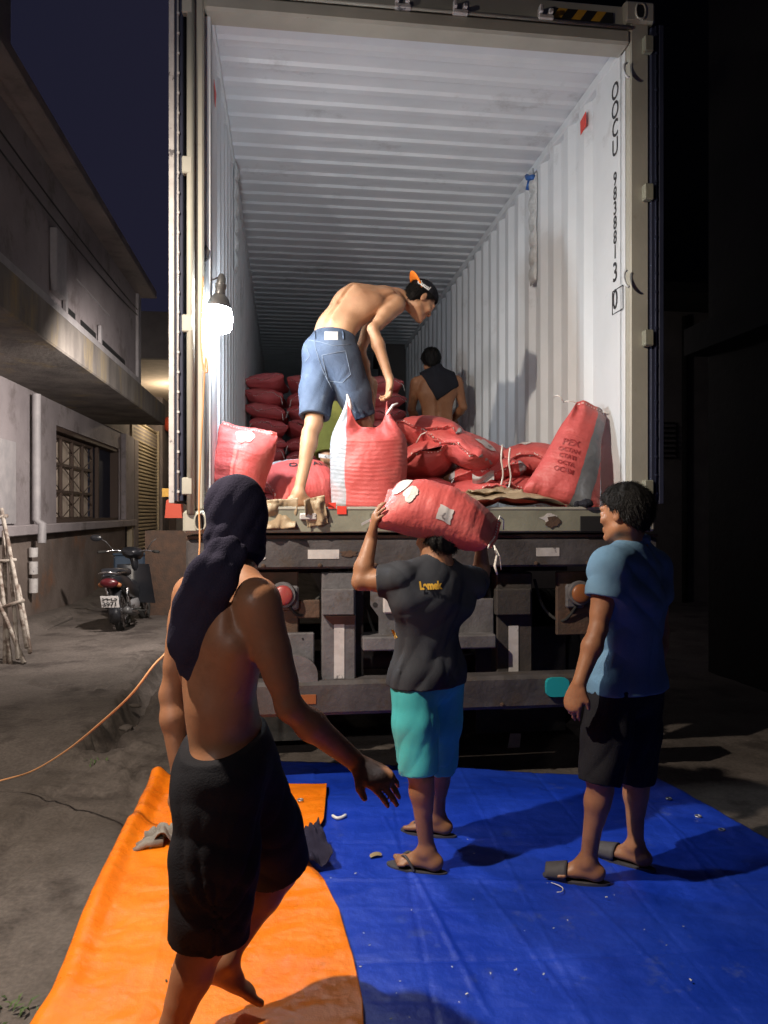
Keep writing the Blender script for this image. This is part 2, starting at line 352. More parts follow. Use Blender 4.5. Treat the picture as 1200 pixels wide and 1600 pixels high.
def smooth_path(pts, n=8):
    pts = [Vector(p) for p in pts]; o = []
    for i in range(len(pts)-1):
        a, b_, c, d = pts[max(i-1, 0)], pts[i], pts[i+1], pts[min(i+2, len(pts)-1)]
        for k in range(n):
            t = k/n; o.append(.5*((2*b_)+(c-a)*t+(2*a-5*b_+4*c-d)*t*t+(3*b_-a-3*c+d)*t**3))
    return o+[pts[-1]]

# ------------------------------------------------------------------ noise + signed distance modelling
_rng = np.random.RandomState(7); _LAT = _rng.rand(32, 32, 32).astype(np.float32)
def vnoise(Pn, seed=0):
    Q = Pn + seed*7.31; i = np.floor(Q).astype(np.int32); f = (Q - i).astype(np.float32); f = f*f*(3-2*f); i &= 31; j = (i+1) & 31
    def L(a, b, c): return _LAT[a, b, c]
    x0, y0, z0, x1, y1, z1 = i[..., 0], i[..., 1], i[..., 2], j[..., 0], j[..., 1], j[..., 2]
    fx, fy, fz = f[..., 0], f[..., 1], f[..., 2]
    a = L(x0, y0, z0)*(1-fx)+L(x1, y0, z0)*fx; b = L(x0, y1, z0)*(1-fx)+L(x1, y1, z0)*fx
    c = L(x0, y0, z1)*(1-fx)+L(x1, y0, z1)*fx; d = L(x0, y1, z1)*(1-fx)+L(x1, y1, z1)*fx
    return ((a*(1-fy)+b*fy)*(1-fz) + (c*(1-fy)+d*fy)*fz)*2-1
A = lambda v: np.array(v, dtype=np.float32)
def nrm(v): v = np.asarray(v, dtype=np.float64); return v/max(1e-9, np.linalg.norm(v))
class SDF:
    def __init__(s, lo, hi, h):
        s.h = h; s.lo = np.array(lo, float); s.n = np.ceil((np.array(hi)-s.lo)/h).astype(int)+1
        s.F = np.full(s.n, .2, dtype=np.float32)
    def _win(s, lo, hi):
        a = np.clip(np.floor((lo-s.lo)/s.h).astype(int), 0, s.n); b = np.clip(np.ceil((hi-s.lo)/s.h).astype(int)+1, 0, s.n)
        if (b <= a).any(): return None
        ax = [s.lo[i] + np.arange(a[i], b[i])*s.h for i in range(3)]
        Pn = np.stack(np.meshgrid(*ax, indexing='ij'), -1).astype(np.float32)
        return (slice(a[0], b[0]), slice(a[1], b[1]), slice(a[2], b[2])), Pn
    def _merge(s, sl, d, k, sub):
        F = s.F[sl]
        if sub:
            h = np.clip(.5 - .5*(F + d)/max(k, 1e-6), 0, 1); s.F[sl] = F*(1-h) - d*h + k*h*(1-h)
        else:
            h = np.clip(.5 + .5*(F - d)/max(k, 1e-6), 0, 1); s.F[sl] = F*(1-h) + d*h - k*h*(1-h)
    def cone(s, a, b, ra, rb, k=.01, n=None, q=1.0, qb=None, sub=False, fn=None, clip=None):
        a, b = A(a), A(b); m = max(ra, rb)*max(1, q, qb or q) + k + 3*s.h + .01
        w = s._win(np.minimum(a, b)-m, np.maximum(a, b)+m)
        if w is None: return
        sl, Pn = w; ba = b-a; L2 = float(ba @ ba) or 1e-9; pa = Pn-a
        h = np.clip((pa @ ba)/L2, 0, 1); v = pa - h[..., None]*ba; rr = ra + (rb-ra)*h
        if n is not None:
            n = np.asarray(n, float); n = n - (ba/ math.sqrt(L2))*float(n @ ba)/math.sqrt(L2) if L2 > 1e-8 else n
            n = A(nrm(n)); qq = q + ((qb if qb is not None else q)-q)*h
            vn = v @ n; l2 = (v*v).sum(-1); d = (np.sqrt(np.maximum(l2 - vn*vn + (vn/qq)**2, 1e-12)) - rr)*np.minimum(1, np.sqrt(qq))
        else: d = np.sqrt((v*v).sum(-1)) - rr
        if fn is not None: d = d + fn(Pn, h)
        if clip is not None: d = np.maximum(d, (Pn-A(clip[0])) @ A(nrm(clip[1])))
        s._merge(sl, d, k, sub)
    def ell(s, c, R, r, k=.01, sub=False, fn=None):
        """R rows = axes, r radii"""
        c = A(c); m = max(r)+k+3*s.h+.01; w = s._win(c-m, c+m)
        if w is None: return
        sl, Pn = w; p = (Pn-c) @ A(np.array(R)).T; r = A(r)
        k0 = np.sqrt(((p/r)**2).sum(-1)); k1 = np.sqrt(((p/(r*r))**2).sum(-1))+1e-9
        d = k0*(k0-1)/k1
        if fn is not None: d = d + fn(Pn)
        s._merge(sl, d, k, sub)
    def pts(s):
        ax = [s.lo[i] + np.arange(s.n[i])*s.h for i in range(3)]
        return np.stack(np.meshgrid(*ax, indexing='ij'), -1).astype(np.float32)
    def cut(s, c, n, k=.004):
        """remove the side n points to"""
        n = A(nrm(n)); Pn = s.pts(); d = (Pn-A(c)) @ n
        h = np.clip(.5 - .5*(s.F - d)/k, 0, 1); s.F = s.F*(1-h) + d*h + k*h*(1-h)
    def disp(s, fn):
        msk = np.abs(s.F) < .05; idx = np.argwhere(msk); Pn = (s.lo + idx*s.h).astype(np.float32)
        s.F[msk] += fn(Pn).astype(np.float32)
    def mesh(s, name, material, parent=None, smooth_it=1):
        F = s.F; F[0], F[-1] = .1, .1; F[:, 0], F[:, -1] = .1, .1; F[:, :, 0], F[:, :, -1] = .1, .1
        S = F < 0
        c = S[:-1, :-1, :-1].astype(np.int8)
        for dx, dy, dz in ((1, 0, 0), (0, 1, 0), (1, 1, 0), (0, 0, 1), (1, 0, 1), (0, 1, 1), (1, 1, 1)):
            c = c + S[dx:S.shape[0]-1+dx, dy:S.shape[1]-1+dy, dz:S.shape[2]-1+dz]
        cells = np.argwhere((c > 0) & (c < 8)); n = len(cells)
        if n == 0: print('EMPTY SDF', name); return None
        acc = np.zeros((n, 3)); cnt = np.zeros(n)
        C8 = [(i & 1, (i >> 1) & 1, (i >> 2) & 1) for i in range(8)]
        val = [F[cells[:, 0]+o[0], cells[:, 1]+o[1], cells[:, 2]+o[2]] for o in C8]
        for i in range(8):
            for bit in (1, 2, 4):
                if i & bit: continue
                j = i | bit; m = (val[i] < 0) != (val[j] < 0)
                t = np.where(m, val[i]/np.where(m, val[i]-val[j], 1), 0)
                p = np.array(C8[i])[None] + t[:, None]*(np.array(C8[j])-np.array(C8[i]))[None]
                acc[m] += p[m]; cnt[m] += 1
        vtx = s.lo + (cells + acc/cnt[:, None])*s.h
        I = np.full(c.shape, -1, np.int32); I[cells[:, 0], cells[:, 1], cells[:, 2]] = np.arange(n)
        quads = []
        for ax in range(3):
            sh = [slice(None)]*3; sh2 = [slice(None)]*3; sh[ax] = slice(0, -1); sh2[ax] = slice(1, None)
            e = np.argwhere(S[tuple(sh)] != S[tuple(sh2)])
            u, w = (ax+1) % 3, (ax+2) % 3
            e = e[(e[:, u] > 0) & (e[:, w] > 0) & (e[:, u] < c.shape[u]) & (e[:, w] < c.shape[w]) & (e[:, ax] < c.shape[ax])]
            du = np.zeros(3, int); du[u] = 1; dw = np.zeros(3, int); dw[w] = 1
            g = lambda q: I[q[:, 0], q[:, 1], q[:, 2]]
            Q = np.stack([g(e-du-dw), g(e-dw), g(e), g(e-du)], 1)
            ins = S[e[:, 0], e[:, 1], e[:, 2]]; Q[~ins] = Q[~ins][:, ::-1]
            quads.append(Q)
        Q = np.concatenate(quads); Q = Q[(Q >= 0).all(1)]
        for _ in range(smooth_it):
            sm = np.zeros_like(vtx); ct = np.zeros(n)
            for a, b in ((0, 1), (1, 2), (2, 3), (3, 0)):
                np.add.at(sm, Q[:, a], vtx[Q[:, b]]); np.add.at(ct, Q[:, a], 1)
            ct[ct == 0] = 1
            vtx = vtx*.5 + .5*sm/ct[:, None]
        if parent is not None: vtx = vtx - np.array(parent.location)
        me = bpy.data.meshes.new(name)
        me.vertices.add(n); me.vertices.foreach_set('co', vtx.astype(np.float32).ravel())
        me.loops.add(Q.size); me.loops.foreach_set('vertex_index', Q.astype(np.int32).ravel())
        me.polygons.add(len(Q)); me.polygons.foreach_set('loop_start', np.arange(0, Q.size, 4, dtype=np.int32))
        me.polygons.foreach_set('use_smooth', np.ones(len(Q), bool))
        me.update(calc_edges=True); me.validate()
        o = link(name, me, material, parent); return o
# ================================================================== GROUND
def gnoise(X, Y, s, seed): return float(vnoise(np.array([[X*s, Y*s, 0.0]], dtype=np.float32), seed)[0])
def build_ground():
    xs = sorted(set([round(v, 3) for v in list(np.arange(-60, -6, 6)) + list(np.arange(-6, -3.6, .3)) + list(np.arange(-3.6, -.2, .03)) + list(np.arange(-.2, 2, .2)) + list(np.arange(2, 4.6, .05)) + list(np.arange(5, 60, 6))]))
    ys = sorted(set([round(v, 3) for v in list(np.arange(-40, 0, 5)) + list(np.arange(0, 1.4, .2)) + list(np.arange(1.4, 7.6, .03)) + list(np.arange(7.6, 14, .1)) + list(np.arange(14, 22, .4)) + list(np.arange(24, 120, 8))]))
    X, Y = np.meshgrid(np.array(xs), np.array(ys), indexing='ij')
    Pn = np.stack([X, Y, X*0], -1).astype(np.float32)
    fine = np.clip((Y+.5)/2, 0, 1)*np.clip((24-Y)/4, 0, 1)
    Z = .006*vnoise(Pn*1.6, 1) + .002*vnoise(Pn*7, 2) + .001*vnoise(Pn*19, 3)
    # broken area: crumbling strip between the old slab and the rough surface
    edge = (X + 1.75 + .10*vnoise(Pn*1.7, 5) + .05*vnoise(Pn*6, 6) - .34*(Y-2.6))
    rough = 1/(1+np.exp(-edge*40))
    Z = Z*(.35+.9*rough) + .018*(1-rough)*np.where((Y < 4.4) & (X > -4), 1, 0)
    Z += .004*rough*vnoise(Pn*34, 8)
    # raised old slab nearer the wall, with a broken gutter running along its edge
    def seg(ax, ay, bx, by):
        dx, dy = bx-ax, by-ay; L = math.hypot(dx, dy); t = np.clip(((X-ax)*dx+(Y-ay)*dy)/L/L, 0, 1)
        return np.hypot(X-ax-t*dx, Y-ay-t*dy), t
    def groove(pts, w, dp, jag):
        nonlocal Z
        best = np.full(X.shape, 9.0)
        for (a, b) in zip(pts[:-1], pts[1:]):
            d, t = seg(a.x, a.y, b.x, b.y); best = np.minimum(best, d)
        best = best + jag*vnoise(Pn*11, 9) + jag*.5*vnoise(Pn*27, 10)
        Z -= dp/(1+np.exp((best-w)*90))
    A_, B_ = PZ(150, 1172), PZ(262, 1035); dx_, dy_ = B_.x-A_.x, B_.y-A_.y; Ls = math.hypot(dx_, dy_)
    side = ((Y-A_.y)*dx_-(X-A_.x)*dy_)/Ls + .025*vnoise(Pn*6, 14)
    Z += .085/(1+np.exp(-side*60)) * np.clip((Y-A_.y+.35+.1*vnoise(Pn*3, 15))/.35, 0, 1)*np.clip((12-Y)/2, 0, 1)
    groove([PZ(262, 1035), PZ(232, 1075), PZ(205, 1120), PZ(168, 1150), PZ(150, 1172)], .075, .14, .05)
    groove([PZ(195, 1160), PZ(215, 1220), PZ(200, 1290)], .018, .03, .03)
    groove([PZ(220, 1035), PZ(196, 1075), PZ(158, 1092), PZ(95, 1093), PZ(40, 1080)], .020, .04, .016)
    groove([PZ(-150, 1230), PZ(0, 1236), PZ(175, 1243)], .020, .035, .004)
    groove([PZ(-120, 1450), PZ(0, 1326), PZ(108, 1216)], .020, .035, .004)
    groove([PZ(-60, 1440), PZ(60, 1330), PZ(118, 1262)], .018, .03, .004)
    # loose debris bumps near the gutter
    rs = np.random.RandomState(4)
    for k in range(46):
        c = PZ(rs.uniform(140, 235), rs.uniform(1085, 1240)); r = rs.uniform(.02, .055)
        Z += r*.55*np.exp(-(((X-c.x)**2+(Y-c.y)**2)/(r*r))**2)
    # the alley rises towards its far end, a low kerb runs along the wall
    Z += np.where(X < 1.0, np.clip((Y-13.2)/5.0, 0, 1)*.5, 0)*np.clip((1.0-X)/1.0, 0, 1)
    Z += .10/(1+np.exp((X+2.98+.05*vnoise(Pn*3, 12))*30))*np.clip((Y-6)/3, 0, 1)
    Z = np.where(((Y < 0) | (Y > 24) | (X < -6)), 0, Z)
    n0, n1 = X.shape
    vv = np.stack([X, Y, Z], -1).reshape(-1, 3); me = bpy.data.meshes.new('ground')
    idx = np.arange(n0*n1).reshape(n0, n1)
    F = np.stack([idx[:-1, :-1], idx[1:, :-1], idx[1:, 1:], idx[:-1, 1:]], -1).reshape(-1, 4)
    me.vertices.add(len(vv)); me.vertices.foreach_set('co', vv.astype(np.float32).ravel())
    me.loops.add(F.size); me.loops.foreach_set('vertex_index', F.astype(np.int32).ravel())
    me.polygons.add(len(F)); me.polygons.foreach_set('loop_start', np.arange(0, F.size, 4, dtype=np.int32))
    me.polygons.foreach_set('use_smooth', np.ones(len(F), bool)); me.update(calc_edges=True)
    o = link('ground', me, M['ground']); o['kind'] = 'structure'
build_ground()

# ================================================================== LEFT BUILDING
WX = -3.3
bl = empty('old_building', (WX, 10, 0), 'old two-storey rendered building with a stained concrete canopy along the alley', 'building')
def wbox(px0, py0, px1, py1, X, d, name=None, m=None, parent=bl, bev=0):
    a, b = PX(px0, py0, X), PX(px1, py1, X)
    bb = MB().box((X, a.y, a.z), (X-d, b.y, b.z), bev)
    return bb.build(name, m, parent) if name else bb
wy0, wy1 = 2.2, 16.2                # wall runs from beside the camera to the corner
win_a, win_b = PX(88, 815, WX).y, PX(187, 815, WX).y
zs0, zs1 = 1.23, 1.36
wtop = 3.11; win_top = 2.78
b = MB(); b.box((WX, wy0, -.2), (WX-.3, wy1, 1.23)); b.build('lower_wall', M['wall_low'], bl)
b = MB(); b.box((WX, wy0, 1.23), (WX-.3, win_a, wtop)); b.box((WX, win_b, 1.23), (WX-.3, wy1, wtop)); b.box((WX, win_a, win_top), (WX-.3, win_b, wtop))
b.build('wall', M['wall_pink'], bl)
MB().box((WX-.02, wy0, zs0), (WX+.13, win_b+1.1, zs1), .012).build('sill_band', M['wall_pink'], bl)
MB().box((WX-.02, win_b+.15, zs1+.002), (WX+.09, win_b+1.0, wtop-.002), .01).build('pilaster', M['wall_pink'], bl)
MB().box((WX-.02, win_b+1.25, .0), (WX+.05, win_b+1.7, wtop-.002), .01).build('pilaster', M['concrete'], bl)
# room behind the window
wdw = MB(); 
for (a, c) in (((WX-.28, win_a, zs1), (WX-.02, win_a+.07, win_top)), ((WX-.28, win_b-.07, zs1), (WX-.02, win_b, win_top)), ((WX-.28, win_a+.07, win_top-.07), (WX-.02, win_b-.07, win_top)), ((WX-.28, win_a+.07, zs1), (WX-.02, win_b-.07, zs1+.05))):
    wdw.box(a, c)
wf = wdw.build('window', M['grille'], bl)
gsp = win_a + (win_b-win_a)*.60
ncol = 4; nrow = 3
gy = [win_a+.07 + (gsp-win_a-.07)*i/ncol for i in range(ncol+1)]; gz = [zs1+.06 + (win_top-.12-zs1-.06)*j/nrow for j in range(nrow+1)]
for i in range(ncol):
    for j in range(nrow):
        MB().box((WX-.20, gy[i]+.012, gz[j]+.015), (WX-.19, gy[i+1]-.012, gz[j+1]-.015)).build('pane', M['pane'], wf)
gr = MB()
for i, y in enumerate(gy): gr.box((WX-.15, y-.014-(.012 if i % 2 == 0 else 0), gz[0]-.02), (WX-.11, y+.014+(.012 if i % 2 == 0 else 0), gz[-1]+.02))
for z in gz: gr.box((WX-.155, gy[0], z-.022), (WX-.115, gy[-1], z+.022))
for i in range(ncol):
    for j in range(nrow):
        yc = (gy[i]+gy[i+1])/2
        for s in (-1, 1):
            e = (gy[i] if i % 2 == 1 else gy[i+1]); o_ = (gy[i+1] if i % 2 == 1 else gy[i])
            gr.tube([(WX-.12, e, gz[j+1] if s > 0 else gz[j]), (WX-.12, o_, (gz[j]+gz[j+1])/2)], .009, 5)
gr.build('grille', M['grille'], wf)
MB().box((WX-.2, gsp+.02, zs1+.05), (WX-.17, win_b-.07, win_top-.07)).build('dark_shutter', M['door_dark'], wf)
MB().box((WX-.16, gsp+.35, zs1+.05), (WX-.10, gsp+.43, win_top-.07)).build('mullion', M['grille'], wf)
MB().box((WX-.6, win_a-.4, zs1-.3), (WX-.58, win_b+.4, win_top+.3)).build('room_back', M['black'], bl)
# pale panel left of the pipe
a, c = PX(-60, 670, WX), PX(21, 815, WX)
MB().box((WX+.004, a.y, 1.38), (WX+.03, c.y, a.z if a.z < 2.9 else 2.9)).build('pale_board', M['pvc'], bl)
# canopy slab with mouldy face
slab_y1 = 14.27
b = MB(); b.box((WX-.3, wy0, 3.112), (-2.2, slab_y1, 3.48), .015); b.build('canopy_slab', M['slab'], bl)
MB().box((WX-.3, wy1-1.9+.0, 3.115), (WX+.02, wy1+6, 3.47)).build('lintel', M['concrete'], bl)
# upper storey set on the slab's edge
ux = -2.27; uy1 = 11.9
MB().box((ux, wy0, 3.482), (ux-.25, uy1, 4.86)).build('upper_wall', M['wall_pink'], bl)
MB().box((ux-.02, uy1+.001, 3.482), (ux+.04, uy1+.22, 4.86), .008).build('corner_pilaster', M['pvc'], bl)
a = PX(77, 430, ux); c = PX(93, 430, ux)
MB().box((ux+.001, a.y, 3.66), (ux+.07, c.y, 4.28), .008).build('stub_column', M['pvc'], bl)
MB().box((ux+.002, wy0, 3.484), (ux+.055, uy1-.02, 3.56), .006).build('ledge', M['pvc'], bl)
for (p0, p1) in ((97, 118), (124, 150), (155, 195)):
    a = PX(p0, 480, ux); c = PX(p1, 480, ux)
    MB().box((ux+.002, a.y+.04, 3.585), (ux+.012, c.y-.05, 3.66)).build('drain_slot', M['black'], bl)
for p0 in (97, 152): 
    a = PX(p0, 480, ux); MB().box((ux+.013, a.y-.03, 3.562), (ux+.05, a.y+.04, 3.78), .004).build('drain_post', M['pvc'], bl)
a = PX(118, 480, ux); c = PX(170, 480, ux)
MB().box((ux+.002, a.y, 4.05), (ux+.014, c.y, 4.065)).build('seam_line', M['pvc'], bl)
b = MB(); b.box((ux-.5, wy0, 4.862), (ux+.26, uy1+.3, 4.98), .01); b.build('roof_edge', M['concrete'], bl)
MB().box((ux-.5, wy0, 4.982), (ux-.1, uy1+.1, 5.3)).build('parapet', M['concrete'], bl)
# broken drain pipe
pb = MB(); p1_, p2_ = PX(62, 582, WX+.09), PX(52, 850, WX+.09)
yy = PX(57, 800, WX+.09).y
pb.tube([(WX+.09, yy, 3.05), (WX+.09, yy, 1.42), (WX+.17, yy-.03, 1.36), (WX+.17, yy-.05, 1.12)], .055, 12)
dp = pb.build('drain_pipe', M['pvc'], bl, smooth=True, angle=50)
for (zt, zb) in ((1.06, .94), (.88, .72), (.66, .48)):
    k = MB().lathe((WX+.07, yy-.06, zb), [(.056, 0), (.058, zt-zb)], 12); k.build('pipe_piece', M['tape_white'], dp, smooth=True, angle=50)

# roller shutter shop front further on
rs_ = empty('roller_shutter', (WX, 18.4, .5), 'tan slatted roller shutter lit from above at the end of the alley', 'shutter')
ya, yb = 16.75, 20.0
MB().box((WX-.05, ya-.14, .2), (WX+.06, ya, 3.6)).build('guide_rail', M['shutter'], rs_); MB().box((WX-.05, yb, .2), (WX+.06, yb+.14, 3.6)).build('guide_rail', M['shutter'], rs_)
nsl = 38; zz0, zz1 = .42, 3.6
for k in range(nsl):
    z0 = zz0+(zz1-zz0)*k/nsl; z1 = zz0+(zz1-zz0)*(k+1)/nsl
    bb = MB(); bb.add([(WX-.03, ya, z0+.004), (WX+.025, ya, z0+.018), (WX+.025, ya, z1-.028), (WX-.03, ya, z1-.004), (WX-.03, yb, z0+.004), (WX+.025, yb, z0+.018), (WX+.025, yb, z1-.028), (WX-.03, yb, z1-.004)],
                      [(0, 1, 5, 4), (1, 2, 6, 5), (2, 3, 7, 6), (0, 3, 2, 1), (4, 5, 6, 7), (3, 0, 4, 7)])
    bb.build('slat', M['shutter'], rs_)
MB().box((WX-.06, ya, zz0-.1), (WX-.05, yb, zz1)).build('backing', M['black'], rs_)

# end of alley: wall, soffit, lamp, red things
eb = empty('end_building', (-2.5, 21.5, .5), 'pale building closing the alley under a lamplit canopy', 'building')
MB().box((-6, 21.4, -.2), (4, 21.8, 6.2)).build('wall', M['greywall'], eb)
MB().box((WX-.3, 20.2, .2), (WX+.12, 21.38, 4.6)).build('corner_column', M['concrete'], eb)
MB().box((-2.75, 20.9, .2), (-2.45, 21.38, 4.6)).build('column', M['concrete'], eb)
MB().box((-4.6, 15.0, 4.5), (-1.2, 21.38, 4.62)).build('canopy', M['pane'], eb)
MB().box((-4.6, 14.86, 4.45), (-1.2, 14.99, 5.35)).build('canopy_front', M['greywall'], eb)
MB().box((-4.2, 21.30, .55), (-3.0, 21.395, 2.7)).build('door', M['grille'], eb)
al = empty('ceiling_lamp', (-2.52, 18.2, 4.2), 'glowing warm bulb under the far canopy beside the container door', 'lamp')
MB().lathe((-2.52, 18.2, 4.06), [(.001, 0), (.05, .02), (.065, .07), (.05, .13), (.03, .17)], 14).build('bulb', M['warm_bulb'], al, smooth=True)
MB().lathe((-2.52, 18.2, 4.23), [(.03, 0), (.03, .08), (.05, .09), (.05, .265)], 12).build('holder', M['dark_plastic'], al, smooth=True, angle=40)
ld = bpy.data.lights.new('alley_light', 'POINT'); ld.energy = ALLEY_LAMP_W; ld.color = (1, .82, .58); ld.shadow_soft_size = .08
lo = bpy.data.objects.new('alley_light', ld); COL.objects.link(lo); lo.parent = al; lo.location = (.02, -.05, -.25)
hd_ = PY(268, 663, 20.6)
ln = MB().lathe(hd_-V(0, 0, .22), [(.06, 0), (.17, .06), (.2, .22), (.17, .38), (.06, .44)], 14).build('paper_lantern', M['redbox'], smooth=True)
tag(ln, 'small red lantern hanging at the far end of the alley', 'lantern')
q = PY(271, 795, 11.0)
bx = empty('red_hopper', (q.x, q.y, q.z), 'orange-red tapered box fixed at the alley end beside the container door', 'box')
MB().prism([q+V(-.12, 0, -.13), q+V(.12, 0, -.13), q+V(.10, 0, .10), q+V(.02, 0, .17), q+V(-.10, 0, .12)], (0, .2, 0)).build('body', M['redbox'], bx)
MB().box(q+V(-.16, .02, .17), q+V(.0, .1, .29)).build('bracket', M['hz_y'], bx)
q = PY(285, 870, 11.0)
wallb = MB(); wallb.box((q.x-.55, 11.2, -.1), (q.x+1.2, 11.5, 1.25)); o = wallb.build('low_brick_wall', M['rust']); tag(o, 'low stained wall behind the red box in the alley', 'wall')
q = PY(262, 880, 15.0)
rmp = MB(); rmp.add([(-2.7, 13.2, .0), (-.6, 13.2, .0), (-.6, 17.5, .52), (-2.9, 17.5, .52), (-2.7, 13.2, -.3), (-.6, 13.2, -.3), (-.6, 17.5, -.3), (-2.9, 17.5, -.3), (-2.7, 13.4, .28), (-.6, 13.4, .28)],
                    [(0, 1, 9, 8), (8, 9, 2, 3), (4, 5, 1, 0), (1, 5, 6, 2, 9), (0, 8, 3, 7, 4), (2, 6, 7, 3), (4, 7, 6, 5)])
o = rmp.build('ramp', M['shutter']); o['kind'] = 'structure'
# plastic bin
q0 = PZ(200, 932); 
b = MB(); b.box((q0.x, 12.9, 0), (q0.x+.50, 13.3, .80), .03); bn = b.build('storage_bin', M['bin']); tag(bn, 'dark blue plastic bin standing behind the parked motorbike', 'bin')
MB().box((q0.x-.015, 12.885, .802), (q0.x+.515, 13.315, .84), .015).build('lid', M['bin'], bn)
# sheet canopy corner at the top left
o = MB().box(PX(-200, -60, -2.0), PX(31, -50, -2.0)+V(0, 0, 0)); 
c0 = PY(18, 112, 7.0)
cb = MB(); cb.box((c0.x-1.6, 5.5, c0.z), (c0.x, 7.0, c0.z+.9), .02); o = cb.build('sheet_awning', M['concrete']); tag(o, 'grey corner of a box awning high at the top left', 'awning')
MB().box((c0.x-1.62, 5.48, c0.z-.03), (c0.x+.02, 7.02, c0.z-.002)).build('trim', M['tape_white'], o)

# bamboo / whitewashed frame leaning on the wall
rk = empty('lattice_frame', (-3.0, 7.3, 0), 'whitewashed wooden lattice leaning against the wall at the left edge', 'frame')
def RK(px, py, D): return P(px, py, D)
bars = [((-30, 790, 7.9), (-28, 1040, 7.2)), ((2, 795, 7.9), (42, 1012, 7.15)), ((-14, 800, 7.85), (18, 1050, 7.1)), ((6, 830, 7.85), (8, 1046, 7.12)), ((12, 845, 7.8), (28, 1030, 7.12)), ((28, 915, 7.6), (47, 1020, 7.15)), ((-20, 905, 7.5), (38, 1036, 7.12))]
for a, c in bars: 
    MB().tube([RK(*a), RK((a[0]+c[0])/2+1.5, (a[1]+c[1])/2, (a[2]+c[2])/2), RK(*c)], .021, 7).build('pole', M['whitewash'], rk, smooth=True)
for a, c in (((-30, 880, 7.62), (25, 875, 7.62)), ((-30, 960, 7.38), (38, 938, 7.38)), ((-30, 1052, 7.1), (22, 1046, 7.08)), ((-30, 812, 7.85), (12, 806, 7.85))):
    MB().tube([RK(*a), RK(*c)], .019, 7).build('rung', M['whitewash'], rk, smooth=True)

# ================================================================== RIGHT SIDE
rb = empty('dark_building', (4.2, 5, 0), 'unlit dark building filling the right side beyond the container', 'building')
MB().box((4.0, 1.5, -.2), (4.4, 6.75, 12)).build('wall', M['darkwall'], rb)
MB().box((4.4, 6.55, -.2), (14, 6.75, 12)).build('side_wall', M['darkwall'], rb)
MB().box((3.75, 1.5, 3.0), (3.998, 6.75, 3.25)).build('ledge', M['darkwall'], rb)
gb = empty('grey_annex', (3.6, 12, 0), 'faintly lit grey wall with a louvred vent behind the container', 'building')
MB().box((1.5, 12.0, -.2), (9, 12.3, 5.0)).build('wall', M['greywall'], gb)
q = PY(1030, 660, 12.0); q2 = PY(1052, 715, 12.0)
vb = MB().box((q.x-.3, 11.94, q2.z), (q2.x, 11.998, q.z)).build('vent', M['black'], gb)
for k in range(7):
    z = q2.z+(q.z-q2.z)*(k+.3)/7
    MB().obox((q.x/2+q2.x/2-.15, 11.92, z), ((q2.x-q.x+.3)/2, .035, .006), Matrix.Rotation(math.radians(35), 3, 'X')).build('louvre', M['greywall'], vb)
q = PY(1070, 760, 11.9)
MB().box((1.5, 11.8, q.z), (6, 11.998, q.z+.14)).build('band', M['darkwall'], gb)
q = PY(1069, 600, 11.95); MB().tube([(q.x, 11.93, 0), (q.x, 11.93, 4.8)], .05, 8).build('down_pipe', M['darkwall'], gb, smooth=True)
MB().box((1.5, 10.9, 4.9), (9, 12.4, 5.05)).build('eave', M['darkwall'], gb)
MB().box((1.5, 12.45, 4.0), (16, 13, 15)).build('upper_wall', M['black'], gb)  # black mass added to hide the sky glow above the annex

yl = empty('annex_fill_lamp', (2.7, 9.4, 3.4), 'small unseen lamp added behind the container to light the grey annex wall', 'lamp')  # unseen lamp added so the annex wall gets some faint light
MB().box((2.6, 9.3, 3.3), (2.8, 9.5, 3.35)).build('housing', M['grey_plastic'], yl); MB().tube([(2.7, 9.4, 3.35), (2.7, 9.4, 5.2), (2.7, 12, 5.2)], .02, 6).build('arm', M['black_steel_and_shade'], yl)
L = bpy.data.lights.new('annex_fill_light', 'POINT'); L.energy = 18; L.color = (1, .88, .82); L.shadow_soft_size = .05
o = bpy.data.objects.new('annex_fill_light', L); COL.objects.link(o); o.parent = yl; o.location = (0, 0, -.2)
# wires strung along the old building
for k, (z0, z1, sag) in enumerate(((4.55, 4.5, .10), (4.45, 4.42, .16))):
    pts = [(ux+.10, 3+ (11.5-3)*t/14, z0+(z1-z0)*t/14-sag*4*(t/14)*(1-t/14)) for t in range(15)]
    MB().tube(pts, .008, 5).build('wall_wire', M['black'], bl, smooth=True)
# ================================================================== CONTAINER
CX0, CX1, CY0, CY1 = -.50, 2.025, 4.02, 16.1
IX0, IX1 = -.425, 1.915          # door opening
FZ, OZ, TZ, BZ = 1.545, 4.14, 4.38, 1.41
ct = empty('shipping_container', ((CX0+CX1)/2, CY0, BZ), 'white-lined steel shipping container open at the rear, loaded with red sacks', 'container')
def side_profile(y0, y1, flat0, per=.278):
    pts = [(y0, 0.0), (y0+flat0, 0.0)]; y = y0+flat0
    while y < y1-per:
        pts += [(y+.060, 1), (y+.060+.078, 1), (y+.198, 0), (y+.278, 0)]; y += per
    pts.append((y1, 0)); return pts
def corr_wall(name, xa, xo, out):
    """inner face at xa, grooves pushed outwards to xo"""
    pr = side_profile(CY0+.10, CY1, .34); b = MB(); vv = []; n = len(pr)
    for (y, k) in pr:
        x = xa + (xo-xa)*k; vv += [(x, y, FZ-.02), (x, y, OZ+.05), (x+out, y, OZ+.05), (x+out, y, FZ-.02)]
    ff = []
    for i in range(n-1):
        for k in range(4): ff.append((4*i+k, 4*i+(k+1) % 4, 4*i+4+(k+1) % 4, 4*i+4+k))
    b.add(vv, ff); return b.build(name, M['white_in'], ct)
corr_wall('left_wall', IX0+.03, IX0-.006, -.004); rw = corr_wall('right_wall', IX1-.012, IX1+.024, .004)
